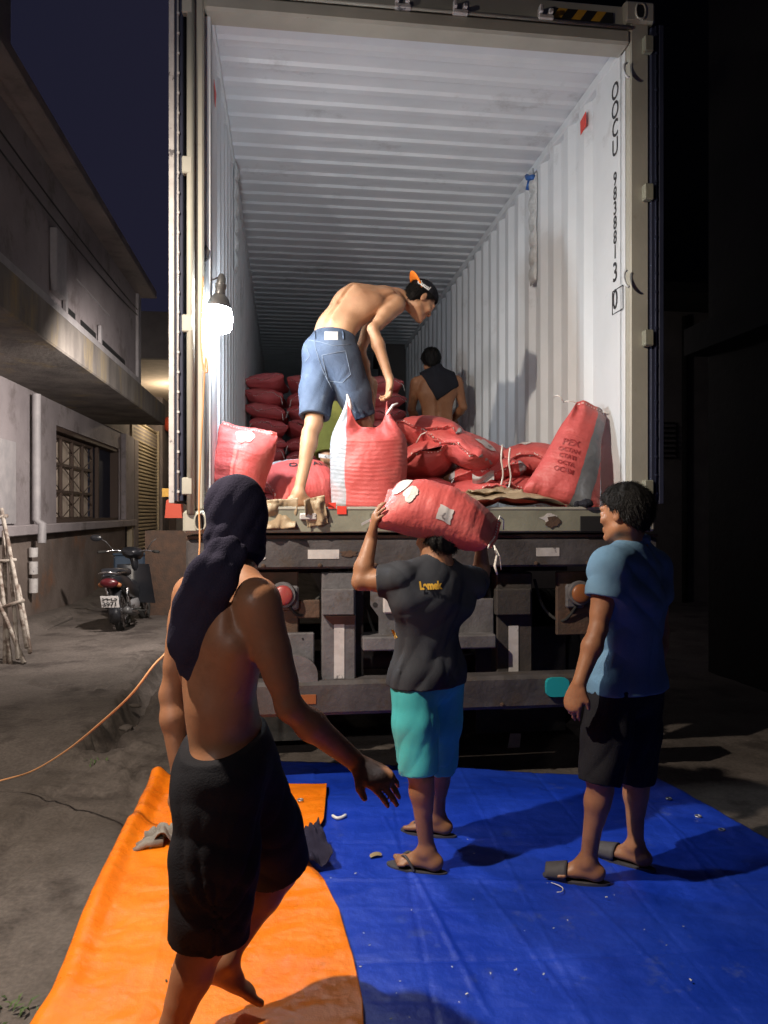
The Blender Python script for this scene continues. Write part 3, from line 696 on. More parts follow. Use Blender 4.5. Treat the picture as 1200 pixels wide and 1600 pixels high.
# roof with transverse corrugations
vv = []; ff = []; y = CY0+.12; prof = [(y, 0), (y+.20, 0)]; y += .20; rz = OZ+.075
while y < CY1-.21:
    prof += [(y+.022, 1), (y+.045+.03, 1), (y+.105, 0), (y+.209, 0)]; y += .209
prof.append((CY1, 0))
for (y, k) in prof:
    z = rz - .015*k
    vv += [(IX0-.03, y, z), (IX1+.03, y, z), (IX1+.03, y, z+.004), (IX0-.03, y, z+.004)]
for i in range(len(prof)-1):
    for k in range(4): ff.append((4*i+k, 4*i+(k+1) % 4, 4*i+4+(k+1) % 4, 4*i+4+k))
MB().add(vv, ff).build('roof', M['white_in'], ct)
for s, x in ((1, IX0-.01), (-1, IX1+.03)):
    MB().box((x, CY0+.12, rz-.075), (x+s*.05, CY1, rz-.004), .008).build('top_rail', M['white_in'], ct)
MB().box((IX0-.03, CY1, FZ-.05), (IX1+.03, CY1+.05, rz)).build('front_wall', M['white_in'], ct)
# corrugation lines on the front wall are too far away to matter; floor boards
fb = 9
for k in range(fb):
    x0 = IX0+.0 + (IX1-IX0)*k/fb; x1 = IX0 + (IX1-IX0)*(k+1)/fb
    MB().box((x0+.003, CY0+.12, FZ-.03), (x1-.003, CY1, FZ-.002)).build('floor_board', M['kraft'], ct)
MB().box((CX0+.01, CY0+.14, BZ), (CX1-.01, CY1, FZ-.035)).build('floor_frame', M['black_steel_and_shade'], ct)
# rear frame
for x0, x1, xi in ((CX0, IX0, 1), (IX1, CX1, -1)):
    cp = MB().box((x0, CY0, BZ+.12), (x1, CY0+.14, TZ-.115), .008).build('corner_post', M['cream'], ct)
    fx = x1 if xi > 0 else x0
    MB().box((fx+xi*.0005, CY0+.055, FZ), (fx+xi*(.03 if xi > 0 else .007), CY0+.135, OZ), .003).build('inner_flange', M['white_in'], cp)
hdr = MB().box((IX0-.07+.035, CY0+.012, OZ+.10), (IX1+.07-.035, CY0+.13, TZ-.02), .006).build('header', M['cream'], ct)
MB().box((IX0+.0, CY0-.004, OZ), (IX1, CY0+.14, OZ+.085), .014).build('header_flange', M['cream'], ct)
MB().tube([(IX0, CY0-.006, OZ+.092), (IX1, CY0-.006, OZ+.092)], .011, 8).build('header_rib', M['cream'], ct, smooth=True)
# corner castings with slotted holes
def casting(x, z0, z1, xs):
    c = MB(); c.box((x-.089, CY0-.02, z0), (x+.089, CY0+.15, z1), .014); o = c.build('corner_casting', M['cream'], ct)
    zc = (z0+z1)/2; pts = []
    for k in range(20):
        t = 2*math.pi*k/20; pts.append((x+.028*math.copysign(abs(math.cos(t))**.6, math.cos(t)), CY0-.0225, zc+.042*math.sin(t)))
    MB().prism(pts, (0, .03, 0)).build('hole', M['black'], o); 
    rg = MB(); rg.tube([Vector(p)+V(0, -.001, 0) for p in pts]+[Vector(pts[0])], .006, 6, cap=False); rg.build('hole_rim', M['cream'], o, smooth=True)
casting(CX1-.06, TZ-.125, TZ, 1); casting(CX0+.06, TZ-.125, TZ, -1); casting(CX0+.06, BZ, BZ+.118, -1); casting(CX1-.06, BZ, BZ+.118, 1)
# locking-rod keepers on the header
for px, py in ((630, 5), (720, 14), (853, 22)):
    q = PY(px, py, CY0-.01)
    k = MB(); k.box((q.x-.045, CY0-.03, q.z-.035), (q.x+.04, CY0+.010, q.z-.012), .004); k.box((q.x-.045, CY0-.05, q.z-.012), (q.x-.025, CY0+.010, q.z+.03), .004)
    k.box((q.x+.008, CY0-.05, q.z-.012), (q.x+.032, CY0+.010, q.z+.012), .004); k.build('rod_keeper', M['tape_white'], ct)
# hazard stripes
a = PY(862, 12, CY0+.008); c = PY(958, 35, CY0+.008); n = 7; w = (c.x-a.x)/n; hz = a.z-.0; hl = c.z-.005
hp = MB().box((a.x, CY0+.004, hl), (c.x, CY0+.011, hz)).build('hazard_panel', M['black'], ct)
for k in range(3):
    x = a.x + w*(.0+2.2*k) ; 
    MB().prism([(x, CY0+.0035, hl), (x+w, CY0+.0035, hl), (min(x+w*1.8, c.x), CY0+.0035, hz), (x+w*.8, CY0+.0035, hz)], (0, .002, 0)).build('yellow_stripe', M['hz_y'], hp)
# rear sill
si = MB().box((IX0, CY0, BZ), (IX1, CY0+.14, FZ), .006).build('door_sill', M['sillp'], ct)
MB().box((IX0+.001, CY0-.006, FZ-.012), (IX1-.001, CY0+.118, FZ+.003), .002).build('sill_lip', M['cream'], si)
q = PY(906, 845, CY0); q2 = PY(1000, 806, CY0)
MB().box((q.x, CY0-.003, BZ-.001), (q.x+.28, CY0+.02, q2.z), .004).build('fork_pocket', M['black'], si)
# torn silver patch on the sill, red tapes
def blob(name, px, py, w_, h_, Y, m, parent, seed, t=.004, n=14):
    r = random.Random(seed); q = PY(px, py, Y); pts = []
    for k in range(n):
        a_ = 2*math.pi*k/n; rr = r.uniform(.55, 1.05); pts.append((q.x+w_*rr*math.cos(a_), Y, q.z+h_*rr*math.sin(a_)))
    return MB().prism(pts, (0, -t, 0)).build(name, m, parent)
blob('torn_label', 858, 809, .062, .03, CY0-.001, M['tape_white'], si, 3)
blob('rust_hole', 864, 816, .05, .035, CY0-.006, M['rust'], si, 5, .002)
q = PY(483, 807, CY0-.01); MB().box((q.x-.05, CY0-.035, q.z-.018), (q.x+.04, CY0-.001, q.z+.018), .006).build('rod_keeper', M['tape_white'], si)
for px, py, w_, h_ in ((534, 797, .025, .022), (519, 790, .02, .016)):
    q = PY(px, py, CY0-.008); MB().box((q.x-w_, CY0-.009, q.z-h_), (q.x+w_, CY0-.0065, q.z+h_)).build('red_tape', M['red_tape'], si)
q = PY(573, 816, CY0-.006); MB().prism([q+V(-.03, -.03, -.018), q+V(.03, -.01, .012), q+V(.028, -.01, .026), q+V(-.032, -.03, -.004)], (0, .004, 0)).build('paper_tag', M['tape_white'], si)
q = PY(305, 823, CY0+.0)
# stencilled number inside the right wall, next to the door
def wall_text(txt, py0, py1, px=961):
    n = len(txt)
    for i, ch in enumerate(txt):
        py = py0+(py1-py0)*(i+.5)/n
        q = PX(px, py, IX1-.014); hgt = (py1-py0)/n
        D = q.x*cS+q.y*cC; sz = hgt*.92*D/FPX/.70
        put_text('stencil_letter', ch, sz*.98, (IX1-.0125, q.y, q.z), (0, -1, 0), (0, 0, 1), M['letters'], rw, off=.002, sx=.85, bold=.002)
wall_text('OOCU', 129, 246); wall_text('983881', 269, 406); wall_text('3', 410, 443); wall_text('0', 452, 486)
# small label frame round the check digit
q = PX(965, 469, IX1-.014)
for dz in (-.067, .067): MB().box((IX1-.016, q.y-.07, q.z+dz-.002), (IX1-.0125, q.y+.07, q.z+dz+.002)).build('digit_frame', M['letters'], rw)
for dy in (-.07, .07): MB().box((IX1-.016, q.y+dy-.002, q.z-.0645), (IX1-.0125, q.y+dy+.002, q.z+.0645)).build('digit_frame', M['letters'], rw)
# lashing rings and bars on the right post
for py in (118, 440):
    q = PX(978, py, IX1-.02); r_ = MB(); pts = [(IX1-.03-.025*math.sin(t), q.y-.05+.025*math.cos(t)*.6, q.z+.05*math.cos(t)) for t in [math.pi*k/8 for k in range(9)]]
    r_.tube(pts, .007, 6); r_.build('lashing_ring', M['white_in'], ct, smooth=True)
q = PX(912, 192, IX1-.014); MB().prism([(IX1-.0135, q.y-.04, q.z-.04), (IX1-.0135, q.y+.05, q.z-.055), (IX1-.0135, q.y+.055, q.z+.035), (IX1-.0135, q.y-.04, q.z+.055)], (-.002, 0, 0)).build('red_tape', M['red_tape'], rw)
q = PX(334, 146, IX0+.03); MB().prism([(IX0+.0345, q.y-.05, q.z+.05), (IX0+.0345, q.y+.1, q.z+.05), (IX0+.0345, q.y+.03, q.z-.06)], (.002, 0, 0)).build('red_tape', M['red_tape'], ct)
# quilted desiccant strips
def strip(px, py0, py1, X, s, label, blue):
    a = PX(px, py0, X); c = PX(px, py1, X); root = empty('desiccant_strip', (X, a.y, c.z), label, 'moisture absorber')
    n = 6
    def fn(u, v):
        z = a.z+(c.z-a.z)*u; t = u*n; bulge = abs(math.sin(math.pi*t))**.6*.03*math.sin(math.pi*v)**.5 if 0 < v < 1 else 0
        return Vector((X+s*(.006+bulge+.006*gnoise(v*6, z*9, 1, 2)), a.y-.075+.15*v+.012*gnoise(z, v, 5, 1), z))
    sheet('bag', fn, 60, 9, M['desiccant'], root, .004)
    if blue:
        MB().tube([(X+s*.03, a.y-.07, a.z-.04), (X+s*.05, a.y, a.z-.02), (X+s*.03, a.y+.09, a.z+.035)], .02, 6).build('tie', M['blue_tape'], root, smooth=True)
        MB().tube([(X+s*.03, a.y+.02, a.z-.02), (X+s*.04, a.y+.05, a.z-.09)], .016, 6).build('tie', M['blue_tape'], root, smooth=True)
    MB().tube([(X+s*.01, a.y, a.z), (X+s*.01, a.y, a.z+.06)], .006, 5).build('hook', M['metal'], root)
strip(835, 275, 443, IX1-.014, -1, 'white quilted absorber strip tied with blue on the right container wall', True)
strip(366, 258, 424, IX0+.032, 1, 'white quilted absorber strip hanging on the left container wall', False)

# doors folded right back along the container's sides: their near edges show beside the posts
def door(x_in, sgn, name, lab, edge_m):
    z0, z1 = FZ+.03, OZ+.10; th = .060; x0, x1 = x_in, x_in+sgn*th; y0, y1 = CY0-.015, CY0+1.15
    dr = MB().box((x0, y0, z0), (x1, y1, z1), .004).build(name, M['door_dark'], ct); tag(dr, lab)
    MB().box((x1-sgn*.016, y0-.010, z0-.01), (x1+sgn*.012, y0+.05, z1+.01), .003).build('edge_strip', edge_m, dr)
    MB().box((x1+sgn*.0005, y0+.06, z0-.01), (x1+sgn*.012, y1, z1+.01), .003).build('inner_skin', M['white_in'], dr)
    MB().tube([(x0+sgn*.026, y0-.006, z0), (x0+sgn*.026, y0-.006, z1)], .006, 8).build('gasket', edge_m, dr, smooth=True)
    for k in range(26):
        zz = z0+.05+(z1-z0-.1)*k/25; MB().box((x0+sgn*.018, y0-.016, zz-.006), (x0+sgn*.030, y0-.008, zz+.006)).build('rivet', edge_m, dr)
    for f in (.35, .85):
        MB().tube([(x0-sgn*.012, y0+f*1.1, z0-.06), (x0-sgn*.012, y0+f*1.1, z1+.06)], .011, 8).build('locking_bar', M['metal'], dr, smooth=True)
    for py in (15, 263, 508, 760):
        zz = PY(300, py, CY0).z
        MB().box((x0-sgn*.050, CY0-.045, zz-.045), (x0+sgn*.004, CY0-.001, zz+.045), .006).build('hinge', M['cream'] if sgn < 0 else M['sillp'], dr)
    return dr
dl = door(CX0-.026, -1, 'left_door', 'dark-edged door folded back at the left side', M['tape_white'])
MB().tube([(CX0+.012, CY0-.025, BZ+.1), (CX0+.012, CY0-.025, TZ-.15)], .020, 12).build('hinge_rod', M['cream'], ct, smooth=True)
door(CX1+.004, 1, 'right_door', 'dark door folded back at the right side', M['door_dark'])
# strap holding the left door
q = P(283, 505, 4.15); MB().tube([P(277, 517, 3.96), P(284, 503, 3.94), P(295, 498, 3.92), P(300, 518, 3.92)], .014, 6, flat=.3).build('door_strap', M['tape_white'], dl, smooth=True)

# ================================================================== TRAILER
TY = 4.06
tr = empty('truck_trailer', (.8, TY, .0), 'grimy grey container trailer seen from behind, with lamps and bumper', 'trailer')
def tb(px0, py0, px1, py1, Y, d, name, m, bev=.006, parent=tr):
    a, c = PY(px0, py0, Y), PY(px1, py1, Y); return MB().box((a.x, Y, a.z), (c.x, Y+d, c.z), bev).build(name, m, parent)
bm_ = MB().box((-.52, TY, 1.215), (2.10, TY+.14, 1.375), .012).build('cross_beam', M['grime'], tr)
MB().box((-.52, TY+.001, 1.377), (2.10, TY+.30, 1.395), .003).build('bolster_plate', M['rust'], tr)
for px0, py0, px1, py1 in ((481, 859, 530, 873), (838, 856, 874, 869)):
    tb(px0, py0, px1, py1, TY-.004, .003, 'reflective_tape', M['tape_white'], 0, bm_)
blob('rust_spot', 545, 865, .055, .024, TY-.0035, M['rust'], bm_, 8, .002); blob('torn_tape', 404, 872, .05, .012, TY-.0035, M['tape_white'], bm_, 9, .002)
# open frame below
for x in (.30, 1.20): MB().box((x, TY+.3, .80), (x+.13, 12, 1.37), .01).build('chassis_rail', M['black_steel_and_shade'], tr)
for y in (5.2, 6.4, 8, 10): MB().box((-.45, y, 1.1), (2.0, y+.1, 1.3)).build('cross_member', M['black_steel_and_shade'], tr)
vp = tb(503, 895, 556, 1064, TY+.03, .12, 'upright_panel', M['grime2'], .008)
tb(503, 921, 554, 961, TY-.03, .06, 'lamp_box', M['grime2'], .006, vp)
a, c = PY(506, 962, TY+.0), PY(554, 976, TY+.03)
MB().add([(a.x, TY-.028, a.z), (c.x, TY-.028, a.z), (c.x, TY+.028, a.z), (a.x, TY+.028, a.z), (a.x+.05, TY+.028, c.z), (c.x, TY+.028, c.z)], [(0, 1, 2, 3), (0, 4, 5, 1), (1, 5, 2), (0, 3, 4), (3, 2, 5, 4)]).build('lamp_box_gusset', M['rust'], vp)
tb(522, 974, 538, 1060, TY+.024, .005, 'reflective_tape', M['tape_white'], 0, vp)
vp2 = tb(776, 895, 832, 1064, TY+.10, .12, 'upright_panel', M['black_steel_and_shade'], .008)  # panel and its lamp box coloured black to stand for shade on this side
tb(795, 978, 810, 1060, TY+.094, .005, 'reflective_tape', M['tape_white'], 0, vp2)
tb(776, 921, 830, 961, TY+.04, .06, 'lamp_box', M['black_steel_and_shade'], .006, vp2)
# boards behind the lamps
tb(396, 893, 466, 990, TY+.10, .03, 'rusty_board', M['rust']); tb(466, 938, 500, 966, TY+.10, .03, 'rusty_board', M['rust'])
tb(870, 893, 1000, 990, TY+.10, .03, 'rusty_board', M['rust'])
def lamp(pxc, pyc, side):
    pl = tb(pxc-4, pyc-15, pxc+25, pyc+22, TY+.06, .03, 'lamp_plate', M['grime2'], .01) if side < 0 else tb(pxc-25, pyc-15, pxc+4, pyc+22, TY+.06, .03, 'lamp_plate', M['grime2'], .01)
    q = PY(pxc, pyc, TY)
    MB().lathe(q+V(0, .058, 0), [(.068, 0), (.072, .02), (.066, .035), (.054, .036)], 24, (0, -1, 0)).build('lamp_ring', M['grime2'], tr, smooth=True, angle=40)
    MB().lathe(q+V(0, .02, 0), [(.054, 0), (.052, .008), (.044, .014), (.02, .019), (.001, .02)], 24, (0, -1, 0)).build('tail_lamp', M['red_lamp'] if side < 0 else M['amber_lens'], tr, smooth=True, angle=40)
lamp(442, 931, -1); lamp(910, 928, 1)
# left mudguard piece with rounded corner
fg = tb(436, 990, 491, 1062, TY+.05, .04, 'mudguard_plate', M['grime2'], .006)
a = PY(470, 1064, TY); pts = []
for k in range(13):
    t = math.pi/2*k/12; q = PY(462+34*math.sin(t), 1064-12-30*math.cos(t), TY+.04); pts.append(q)
pts += [PY(496, 1064, TY+.04), PY(436, 1064, TY+.04), PY(436, 1022, TY+.04)]
MB().prism(pts, (0, -.045, 0)).build('rounded_cover', M['grime2'], fg)
q = PY(473, 998, TY+.05); MB().lathe(q, [(.006, -.002), (.006, .004)], 8, (0, -1, 0)).build('bolt', M['black'], fg)
# gusset plate behind the sack carrier, rounded-square plate
pts = [PY(x, y, TY+.09) for x, y in ((579, 893), (660, 893), (660, 996), (592, 996), (592, 964), (579, 946))]
gp = MB().prism(pts, (0, .02, 0)).build('gusset_plate', M['grime2'], tr)
q = PY(586, 945, TY+.09); MB().lathe(q, [(.014, 0), (.014, .003)], 12, (0, -1, 0)).build('hole', M['black'], gp)
pp = tb(599, 930, 650, 958, TY+.05, .03, 'logo_plate', M['tape_white'], .008, tr)
q = PY(622, 944, TY+.049); put_text('plate_letter', 'C', .13, q, (1, 0, 0), (0, 0, 1), M['black'], pp, off=.002, bold=.004)
tb(700, 936, 772, 996, TY+.09, .02, 'gusset_plate', M['grime2'])
stp = MB(); a, c = PY(567, 996, TY), PY(776, 1013, TY)
stp.box((a.x, TY+.0, c.z), (c.x, TY+.20, a.z), .008); stp.build('tow_step', M['grime2'], tr)
for px in (600, 740): q = PY(px, 950, TY); MB().box((q.x, TY+.12, .85), (q.x+.05, TY+.2, 1.2)).build('step_hanger', M['black_steel_and_shade'], tr)
# bumper with tapered rounded ends
bp_ = MB().box((PY(296, 1080, TY).x, TY-.02, .43), (2.06, TY+.12, .615), .02).build('bumper', M['grime'], tr)
tb(466, 1086, 494, 1100, TY-.026, .005, 'orange_reflector', M['amber_lens'], .001, bp_)
q = PY(870, 1073, TY-.03); tp = MB(); pts = []
for k in range(18):
    t = 2*math.pi*k/18; pts.append((q.x+.066*math.copysign(abs(math.cos(t))**.5, math.cos(t)), TY-.05, q.z+.052*math.copysign(abs(math.sin(t))**.5, math.sin(t))))
tp.prism(pts, (0, .028, 0)).build('teal_marker', M['teal_patch'], bp_)
for px in (560, 820): q = PY(px, 1060, TY); MB().box((q.x-.04, TY+.13, .5), (q.x+.04, TY+.2, 1.2)).build('bumper_bracket', M['black_steel_and_shade'], tr)
for k in range(9):
    x = -.42+.30*k; MB().lathe((x, TY-.001, 1.235), [(.012, 0), (.012, .008), (.005, .011)], 6, (0, -1, 0)).build('bolt', M['rust'], bm_)
    if k % 2: MB().lathe((x+.1, TY-.021, .46), [(.012, 0), (.012, .008), (.005, .011)], 6, (0, -1, 0)).build('bolt', M['rust'], bp_)
for pts_ in ([(446, 940, .04), (470, 962, .10), (500, 930, .16), (520, 900, .2)], [(560, 905, .16), (575, 960, .2), (600, 1010, .22), (660, 1030, .2), (740, 1020, .2)], [(905, 940, .05), (880, 970, .1), (850, 950, .16), (835, 905, .2)]):
    MB().tube(smooth_path([PY(a_, b_, TY+c_) for a_, b_, c_ in pts_], 6), .009, 6).build('air_hose', M['rubber'], tr, smooth=True)
# wheels: twin rear tyres each side, on several axles
def wheel(x, y, r=.48, w=.26):
    pr = [(r*.58, 0), (r*.86, -.0), (r*.96, .02), (r, .05), (r, w-.05), (r*.96, w-.02), (r*.86, w), (r*.58, w)]
    wo = MB().lathe((x, y, r), pr, 30, (1, 0, 0)).build('wheel', M['rubber'], tr, smooth=True, angle=35)
    g = MB()
    for k in range(5):
        xx = x+.035+k*(w-.07)/4; g.lathe((xx-.006, y, r), [(r*1.006, 0), (r*1.012, .003), (r*1.012, .009), (r*1.006, .012)], 30, (1, 0, 0))
    g.build('tread_rib', M['rubber'], wo)
    MB().lathe((x+.04, y, r), [(r*.2, 0), (r*.56, .0), (r*.57, w-.08), (r*.2, w-.08)], 20, (1, 0, 0)).build('rim', M['grime'], wo, smooth=True, angle=35)
for y in (5.3, 6.6):
    for x in (-.46, -.17, 1.44, 1.73): wheel(x, y)
for y in (5.3, 6.6): MB().tube([(-.4, y, .48), (2, y, .48)], .07, 10).build('axle', M['black_steel_and_shade'], tr, smooth=True)
q = PY(805, 1170, 4.72); fl = MB(); fl.box((q.x-.26, 4.72, .10), (q.x+.34, 4.735, .78), .003); mf = fl.build('mud_flap', M['rubber'], tr)
MB().prism([PY(795, 1200, 4.715), PY(812, 1168, 4.715), PY(814, 1146, 4.715), PY(797, 1146, 4.715), PY(791, 1178, 4.715)], (0, -.003, 0)).build('scuffed_print', M['tape_white'], mf)
MB().box((-.46, 4.72, .10), (.12, 4.735, .78), .003).build('mud_flap', M['rubber'], tr)

# ================================================================== LAMPS
# work bulb hanging in the doorway
bq = P(340, 497, 4.02)
wbz = empty('hanging_bulb', (bq.x, bq.y, bq.z), 'bright hanging work bulb with dark holder at the left door post', 'lamp')
prof = [(.001, -.078), (.045, -.076), (.066, -.066), (.078, -.045), (.080, -.01), (.077, .018), (.070, .04), (.062, .055)]
Rb = (0.10, 0, 1)
MB().lathe(bq, prof, 28, Rb).build('bulb', M['bulb'], wbz, smooth=True, angle=60)
MB().lathe(bq+V(.005, 0, .056), [(.064, 0), (.060, .02), (.050, .045), (.036, .065), (.028, .07), (.026, .10), (.030, .105), (.030, .125), (.024, .13), (.022, .16), (.012, .18)], 24, Rb).build('holder', M['dark_plastic'], wbz, smooth=True, angle=45)
top = bq + V(.03, 0, .23)
pts = [bq+V(.022, 0, .225), P(325, 440, 4.0), P(320, 420, 3.99), P(319, 395, 3.98), P(322, 383, 3.98), P(326, 392, 3.98), P(324, 404, 3.98), P(318, 412, 3.98)]
MB().tube(pts, .0055, 6).build('cord', M['dark_plastic'], wbz, smooth=True)

# extension cable: along the post, down, and out across the ground
yc = CY0-.045
cable = [P(318, 412, 3.98), PY(316, 470, yc), PY(314, 530, yc), PY(318, 575, yc), PY(324, 580, yc), PY(321, 560, yc), PY(317, 640, yc), PY(313, 720, yc), PY(311, 790, yc), PY(312, 850, yc-.02), PY(307, 900, yc-.05), PY(296, 930, yc-.1),
         P(290, 912, 3.7), P(284, 905, 3.66), P(282, 925, 3.6), P(278, 970, 3.45), P(262, 1015, 3.25), P(240, 1040, 3.15), P(205, 1085, 3.15), P(160, 1127, 3.35), P(105, 1172, 3.65), P(50, 1205, 3.9), P(0, 1220, 4.05), P(-90, 1245, 3.95), P(-300, 1275, 3.7)]
cable = [Vector((p.x, p.y, max(p.z, .02))) for p in cable]
cb_ = MB().tube(smooth_path(cable, 7), .0048, 6).build('extension_cable', M['orange_wire'], smooth=True); tag(cb_, 'thin orange cable hanging from the door post and trailing over the ground', 'cable')

# flood lamp on a stand (out of frame, left) and a street lamp behind the camera
def flood(pos, base_z, name, lab, watts, col, aim, soft, blend=1.0, ang=170):
    root = empty(name, (pos.x, pos.y, base_z), lab, 'lamp')
    MB().tube([(pos.x-.28, pos.y, base_z), (pos.x-.28, pos.y, pos.z+.25)], .035, 10).build('pole', M['grime'], root, smooth=True)
    MB().tube([(pos.x-.28, pos.y, pos.z+.22), (pos.x, pos.y, pos.z+.16)], .02, 8).build('arm', M['grime'], root, smooth=True)
    MB().box((pos.x-.14, pos.y-.1, pos.z+.07), (pos.x+.14, pos.y+.1, pos.z+.13), .01).build('housing', M['grey_plastic'], root)
    MB().box((pos.x-.28-.2, pos.y-.2, base_z), (pos.x-.28+.2, pos.y+.2, base_z+.03), .005).build('base_plate', M['grime'], root)
    L = bpy.data.lights.new(name+'_light', 'SPOT'); L.energy = watts; L.color = col; L.shadow_soft_size = soft; L.spot_size = math.radians(ang); L.spot_blend = blend
    o = bpy.data.objects.new(name+'_light', L); COL.objects.link(o); o.parent = root; o.location = pos - root.location
    o.rotation_euler = (Vector(aim)-pos).to_track_quat('-Z', 'Y').to_euler()
flood(PC(-1.6, 2.08, 3.35), 0, 'flood_lamp', 'flood lamp on a pole at the left, outside the picture', WORK_LAMP_W, (1, .86, .70), (.3, 3.3, .2), .035)
flood(PC(-1.85, -1.8, 2.75), 0, 'yard_lamp', 'yard lamp on a pole behind the camera, outside the picture', STREET_LAMP_W, (1, .92, .88), (-2.15, 6.0, 1.8), .05, .5, 74)

# lamp added to brighten the alley, unseen behind the open left door
ll = empty('lane_fill_lamp', (-.92, 7.6, 0), 'added lamp on a thin pole, unseen behind the open left door, brightening the lane', 'lamp')
MB().tube([(-.78, 7.6, 0), (-.78, 7.6, 3.2)], .03, 10).build('pole', M['grime'], ll, smooth=True)
MB().box((-1.0, 7.5, 3.13), (-.79, 7.7, 3.18), .008).build('housing', M['grey_plastic'], ll)
L = bpy.data.lights.new('lane_fill_light', 'SPOT'); L.spot_size = math.radians(150); L.spot_blend = 1.0; L.energy = LANE_FILL_W; L.color = (1, .90, .82); L.shadow_soft_size = .06
o = bpy.data.objects.new('lane_fill_light', L); COL.objects.link(o); o.parent = ll; o.location = (.0, 0, 3.05); o.rotation_euler = (V(-3.3, 10.2, .3)-V(-.92, 7.6, 3.05)).to_track_quat('-Z', 'Y').to_euler()
# ================================================================== SACKS
def N3(x, y, z, s, seed):
    return vnoise(np.stack(np.broadcast_arrays(np.asarray(x)*s, np.asarray(y)*s, np.asarray(z)*s), -1).astype(np.float32), seed).astype(float)
class SackShape:
    def __init__(s, L=.68, W=.44, H=.20, seed=0, bend=0.0, lump=.10, wr=.012, taper=0.0, n=2.3, wt=0.0):
        s.ttop = wt; s.L, s.W, s.H, s.seed, s.bend, s.lump, s.wr, s.taper, s.n = L, W, H, seed, bend, lump, wr, taper, n
    def wh(s, u):
        au = np.minimum(np.abs(u), 1); e = np.maximum(1-au**2.5, 0)
        h = s.H/2*e**.52*(1-s.taper*u) + .004
        w = s.W/2*(.90+.10*au**2) * (1-.10*np.clip((np.abs(u)-.86)/.2, 0, 1)**2) * (1-.25*s.taper*u) * (1-s.ttop*np.clip((u+1)/2, 0, 1.05)**1.3)
        return w, h
    def warp(s, u, y, z):
        au = np.abs(u); sg = np.sign(z+1e-9)
        z = z*(1+s.lump*N3(u*1.6, y*6, sg, 1.0, s.seed))
        z = z + s.wr*N3(u*1.2, y*38, 0*u, 1.0, s.seed+1)*np.clip((au-.35)/.6, 0, 1)
        z = z + s.wr*.35*N3(u*14, y*7, sg*3, 1.0, s.seed+2)
        z = z + .016*np.sin(y*22+s.seed)*np.clip((au-.9)/.1, 0, 1) + s.bend*(u*u-.3)
        x = u*s.L/2 + .012*N3(y*9, u*0, sg*0, 1.0, s.seed+3)*np.clip((au-.8)/.2, 0, 1)
        y2 = y + .012*N3(u*2.2, sg*0, 0*u, 1.0, s.seed+4)
        return np.stack(np.broadcast_arrays(x, y2, z), -1)
    def grid(s, nu=46, nt=36):
        u = np.concatenate([[-1.09, -1.05], -np.cos(np.linspace(0, np.pi, nu))*.999, [1.05, 1.09]])
        th = np.linspace(0, 2*np.pi, nt, endpoint=False); U, T = np.meshgrid(u, th, indexing='ij')
        w, h = s.wh(U); c, si = np.cos(T), np.sin(T)
        y = w*np.sign(c)*np.abs(c)**(2/s.n); z = h*np.sign(si)*np.abs(si)**(2/s.n)
        z = np.where(np.abs(U) > 1, .003*np.sign(si), z)
        return s.warp(U, y, z)
    def top(s, x, y, off=.004):
        u = np.asarray(x)/(s.L/2); w, h = s.wh(u); k = np.clip(1-np.abs(np.asarray(y)/w)**s.n, 0, 1)**(1/s.n)
        p = s.warp(u, np.asarray(y), h*k); p[..., 2] += off; return p
    def mesh(s, name, nu=46, nt=36):
        G = s.grid(nu, nt); a, b = G.shape[:2]; vv = [tuple(p) for p in G.reshape(-1, 3)]
        ff = [(i*b+j, i*b+(j+1) % b, (i+1)*b+(j+1) % b, (i+1)*b+j) for i in range(a-1) for j in range(b)]
        ff.append(tuple(range(b))); ff.append(tuple((a-1)*b+j for j in reversed(range(b))))
        me = bpy.data.meshes.new(name); me.from_pydata(vv, [], ff)
        bm = bmesh.new(); bm.from_mesh(me); bmesh.ops.recalc_face_normals(bm, faces=bm.faces); bm.to_mesh(me); bm.free()
        me.polygons.foreach_set('use_smooth', [True]*len(me.polygons)); return me
    def thread(s, end=1):
        ys = np.linspace(-s.W/2*.8, s.W/2*.8, 40); u = np.full(40, 1.035*end); p = s.warp(u, ys, 0*ys)
        pts = [Vector(q)+V(0, 0, .005*(1 if i % 2 else -1)) for i, q in enumerate(p)]
        pts.append(pts[-1]+V(.02*end, .02, -.03)); pts.append(pts[-1]+V(.01, .015, -.06))
        return MB().tube(pts, .0035, 5)
    def patch(s, x0, x1, y0, y1, n=12, jag=0, bottom=False):
        def fn(u, v):
            jx = jag*gnoise(v*5+s.seed, u*3, 1, 3); jy = jag*gnoise(u*5, v*3+s.seed, 1, 5)
            p = s.top(np.array([x0+(x1-x0)*u+jx]), np.array([y0+(y1-y0)*v+jy]), .006)[0]
            return Vector(p)
        return MB().grid(fn, n, n)
    def spot(s, cx, cy, rx, ry, seed=0, n=26, rings=4, jag=.28):
        vv = []; ff = []
        ph = np.linspace(0, 2*np.pi, n, endpoint=False); rr = 1+jag*N3(np.cos(ph)*1.4, np.sin(ph)*1.4, 0*ph, 1.0, seed)+jag*.4*N3(np.cos(ph)*4, np.sin(ph)*4, 0*ph, 1.0, seed+1)
        for k in range(1, rings+1):
            p = s.top(cx+rx*rr*np.cos(ph)*k/rings, cy+ry*rr*np.sin(ph)*k/rings, .006); vv += [Vector(q) for q in p]
        vv.append(Vector(s.top(np.array([cx]), np.array([cy]), .006)[0])); c = len(vv)-1
        for i in range(n):
            j = (i+1) % n; ff.append((c, i, j))
            for k in range(rings-1): ff.append((k*n+i, (k+1)*n+i, (k+1)*n+j, k*n+j))
        return MB().add(vv, ff)
